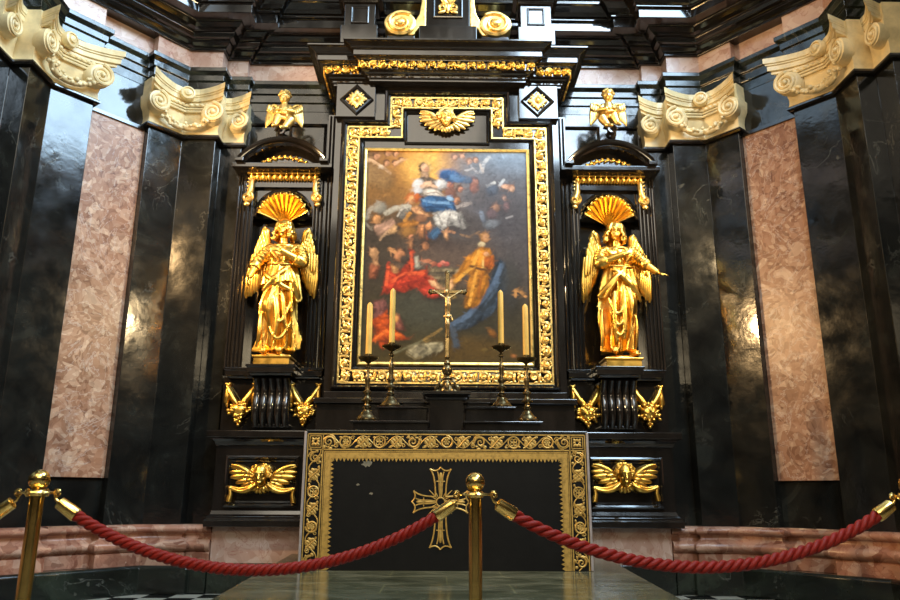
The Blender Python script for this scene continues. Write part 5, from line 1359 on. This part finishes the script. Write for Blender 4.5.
# lower left kneeling cloth
poly([(377, 305), (388, 303), (392, 312), (386, 322), (378, 322)], (128, 80, 74)); poly([(374, 324), (384, 319), (391, 313), (394, 330), (404, 325), (398, 331), (413, 341), (396, 342), (376, 343), (380, 333)], (206, 84, 28)); poly([(395, 322), (403, 318), (409, 333), (400, 332)], (132, 78, 64)); ell(399, 322, 3, 3.6, (214, 148, 84), 30); stroke([(380, 340), (390, 333), (404, 338)], 1.4, (236, 116, 44)); poly([(382, 343), (392, 343), (390, 350), (384, 349)], (188, 72, 22))
# woman in yellow with blue cloak
poly([(500, 262), (506, 268), (510, 285), (504, 304), (492, 318), (472, 330), (452, 334), (448, 328), (462, 322), (476, 308), (488, 292), (494, 276)], (62, 76, 92)); stroke([(502, 270), (496, 286), (486, 300), (470, 318), (454, 327)], 2.4, (88, 108, 134)); stroke([(504, 282), (498, 298), (484, 314)], 1.6, (44, 52, 60)); stroke([(455, 331), (459, 346)], 3, (72, 80, 90)); ell(512, 290, 9, 26, (60, 58, 54), 0, .8, .8)
poly([(476, 255), (482, 252), (490, 253), (495, 262), (494, 272), (489, 278), (490, 290), (482, 305), (478, 311), (466, 311), (467, 298), (471, 280), (466, 276), (460, 286), (455, 290), (451, 285), (460, 275), (468, 262)], (204, 130, 34)); stroke([(480, 256), (473, 272), (457, 286)], 1.6, (230, 164, 62)); stroke([(478, 276), (474, 292), (471, 308)], 1.4, (228, 160, 60)); stroke([(483, 277), (480, 300)], 1.3, (160, 92, 22)); stroke([(472, 271), (482, 274), (490, 274)], 1.2, (96, 62, 30)); poly([(486, 262), (494, 260), (495, 270), (489, 275), (484, 270)], (190, 98, 30)); ell(487, 259, 2.6, 2.2, (222, 160, 110)); stroke([(484, 262), (484, 272)], .9, (232, 190, 110))
ell(485, 242.5, 4.6, 5.4, (176, 122, 62)); ell(486.5, 243, 3.1, 4.2, (222, 162, 108)); ell(482.5, 249.5, 3.6, 2.6, (206, 186, 146)); poly([(448, 289), (453, 286), (457, 290), (452, 298), (447, 296)], (222, 168, 116)); poly([(449, 298), (456, 292), (459, 302), (452, 303)], (134, 108, 60))
# book, quill and hand
poly([(410, 352), (418, 345), (430, 344), (445, 343), (446, 350), (437, 353), (424, 358), (418, 359)], (206, 192, 150)); poly([(415, 351), (420, 346.5), (429, 346), (432, 351), (422, 355)], (146, 136, 108)); poly([(432, 346), (441, 345), (443, 349), (435, 351)], (150, 140, 110)); stroke([(410, 353), (418, 359), (424, 357)], .9, (120, 104, 70)); stroke([(397, 354), (420, 344), (434, 338)], .8, (112, 108, 80)); stroke([(427, 341), (436, 336), (444, 331)], 1.2, (146, 116, 62))
stroke([(516, 300), (516, 294), (520, 295), (526, 300)], 1.2, (196, 140, 80)); ell(494, 335, 5, 3, (140, 88, 34), 45, .7); ell(515, 356, 3, 2, (166, 104, 54), 30, .7); ell(487, 350, 3, 1.6, (110, 88, 40), 0, .7)
# clouds that bind the upper group together, then many short brush strokes
def cloud(px, py, rx, ry, col, op): ell(px, py, rx, ry, col, 0, 1.0, op)
for px, py, rx, ry, col, op in ((404, 222, 16, 10, (70, 58, 48), .30), (470, 232, 22, 12, (66, 60, 60), .45), (490, 205, 18, 16, (84, 80, 84), .35), (380, 245, 18, 10, (58, 48, 38), .5), (420, 246, 16, 6, (50, 40, 34), .35), (505, 225, 18, 18, (72, 68, 72), .45), (385, 178, 18, 8, (120, 92, 62), .35), (446, 250, 18, 6, (70, 54, 46), .5), (476, 178, 16, 12, (112, 108, 112), .3)):
    cloud(px, py, rx, ry, col, op)
bx = np.arange(GW); by = np.arange(GH)
for k in range(4200):
    i = RS.randint(3, GW - 3); j = RS.randint(3, GH - 3)
    i2 = min(GW - 1, max(0, i + RS.randint(-2, 3))); j2 = min(GH - 1, max(0, j + RS.randint(-2, 3)))
    c_ = CV[j2, i2] * RS.uniform(.62, 1.32); an = RS.uniform(-1.2, .4) if RS.rand() < .6 else RS.uniform(0, PI); l = RS.uniform(2, 5.5); w_ = RS.uniform(.7, 1.5)
    x0, x1, y0, y1 = max(0, i - 8), min(GW, i + 9), max(0, j - 8), min(GH, j + 9)
    XX, YY = np.meshgrid(bx[x0:x1] - i, by[y0:y1] - j); u_ = XX * math.cos(an) + YY * math.sin(an); v_ = -XX * math.sin(an) + YY * math.cos(an)
    m_ = np.clip(1.4 - np.sqrt((u_ / l) ** 2 + (v_ / w_) ** 2), 0, 1)[..., None] * .6
    CV[y0:y1, x0:x1] = CV[y0:y1, x0:x1] * (1 - m_) + c_ * m_
# brush texture
rs = np.random.RandomState(5)
tx = blur(rs.randn(GH, GW), 1) * 1.2 + blur(rs.randn(GH, GW), 4) * 4
for c_ in range(3): CV[..., c_] = .8 * CV[..., c_] + .2 * blur(CV[..., c_], 1)
CV = np.clip(.74 * CV * (1 + .10 * tx[..., None]), 0, 1)
verts = []; faces = []
for j in range(GH):
    for i in range(GW):
        verts.append((-.822 + 1.644 * i / (GW - 1), 6.942 + .014, 4.222 - 2.197 * j / (GH - 1)))
for j in range(GH - 1):
    for i in range(GW - 1):
        a = j * GW + i; faces.append((a, a + GW, a + GW + 1, a + 1))
mb = MB(); verts = [tuple(KM @ Vector(p)) for p in verts]; mb.v = verts; mb.f = faces
cv = mb.build('canvas', M['canvas'], PT)
at_ = cv.data.color_attributes.new('paint', 'FLOAT_COLOR', 'POINT')
buf = np.ones((GH * GW, 4), np.float32); buf[:, :3] = CV.reshape(-1, 3)
at_.data.foreach_set('color', buf.ravel())
cv['label'] = 'dark oil painting of a woman in blue among clouds above people in red and yellow robes'
# ------------------------------------------------------------------ camera
def look():
    th, roll, yaw = .25559, .00443, -.0121
    fw = Vector((-math.sin(yaw) * math.cos(th), math.cos(yaw) * math.cos(th), math.sin(th)))
    r = Vector((math.cos(yaw), math.sin(yaw), 0)); u = r.cross(fw)
    c, s = math.cos(roll), math.sin(roll)
    R = r * c + u * s; U = -r * s + u * c
    m = Matrix((R, U, -fw)).transposed().to_4x4(); m.translation = (-.046, 0, .834)
    return m
cam = bpy.data.cameras.new('camera'); cam.sensor_width = 36; cam.lens = 748.2 / 900 * 36; cam.clip_start = .05
co = bpy.data.objects.new('camera', cam); COL.objects.link(co); co.matrix_world = look(); SC.camera = co

# ------------------------------------------------------------------ light
w = bpy.data.worlds.new('world'); SC.world = w; w.use_nodes = True
w.node_tree.nodes['Background'].inputs['Color'].default_value = (1.0, .80, .55, 1)
w.node_tree.nodes['Background'].inputs['Strength'].default_value = .05
def area(name, loc, target, sx, sy, power, col):
    l = bpy.data.lights.new(name, 'AREA'); l.shape = 'RECTANGLE'; l.size = sx; l.size_y = sy; l.energy = power; l.color = col
    o = bpy.data.objects.new(name, l); COL.objects.link(o); o.location = loc
    o.rotation_euler = (Vector(target) - Vector(loc)).to_track_quat('-Z', 'Y').to_euler(); return o
def spot(name, loc, target, power, col, ang=60, r=.08, blend=.6):
    l = bpy.data.lights.new(name, 'SPOT'); l.energy = power; l.color = col; l.spot_size = math.radians(ang); l.spot_blend = blend; l.shadow_soft_size = r
    o = bpy.data.objects.new(name, l); COL.objects.link(o); o.location = loc
    o.rotation_euler = (Vector(target) - Vector(loc)).to_track_quat('-Z', 'Y').to_euler(); return o
COOL = (.55, .78, 1.0); WARM = (1.0, .72, .38)
area('window_light_right', (3.75, 3.6, 9.0), (-2.5, 6.6, 4.4), 3.2, 3.8, 850, COOL)
area('window_light_left', (-3.75, 4.0, 8.8), (2.5, 6.6, 4.8), 2.0, 2.0, 30, COOL)
area('window_light_rear', (3.2, -2.8, 10.6), (0, 7, 4.8), 2.8, 3.6, 900, (.66, .83, 1.0))
spot('warm_spot_left', (-3.66, 5.05, 3.75), (1.2, 7, 2.8), 800, (1.0, .63, .28), 100, .08)
spot('warm_spot_right', (3.66, 5.05, 3.75), (-.9, 7, 2.8), 400, WARM, 95, .08)
area('vault_fill', (-2.6, -3.8, 9.6), (0, 7, 4.0), 7.4, 4.4, 380, (1.0, .88, .70))  # added fill panel: general brightness and grey sheen on the upper wood
area('front_fill', (0, -1.2, 3.6), (0, 7, 2.8), 2.2, .9, 80, (1.0, .80, .50))  # added warm fill behind the camera, brightens the statues' faces
SC.view_settings.view_transform = 'Standard'; SC.view_settings.look = 'None'
SC.view_settings.exposure = .03; SC.view_settings.gamma = 1; SC.view_settings.use_curve_mapping = False
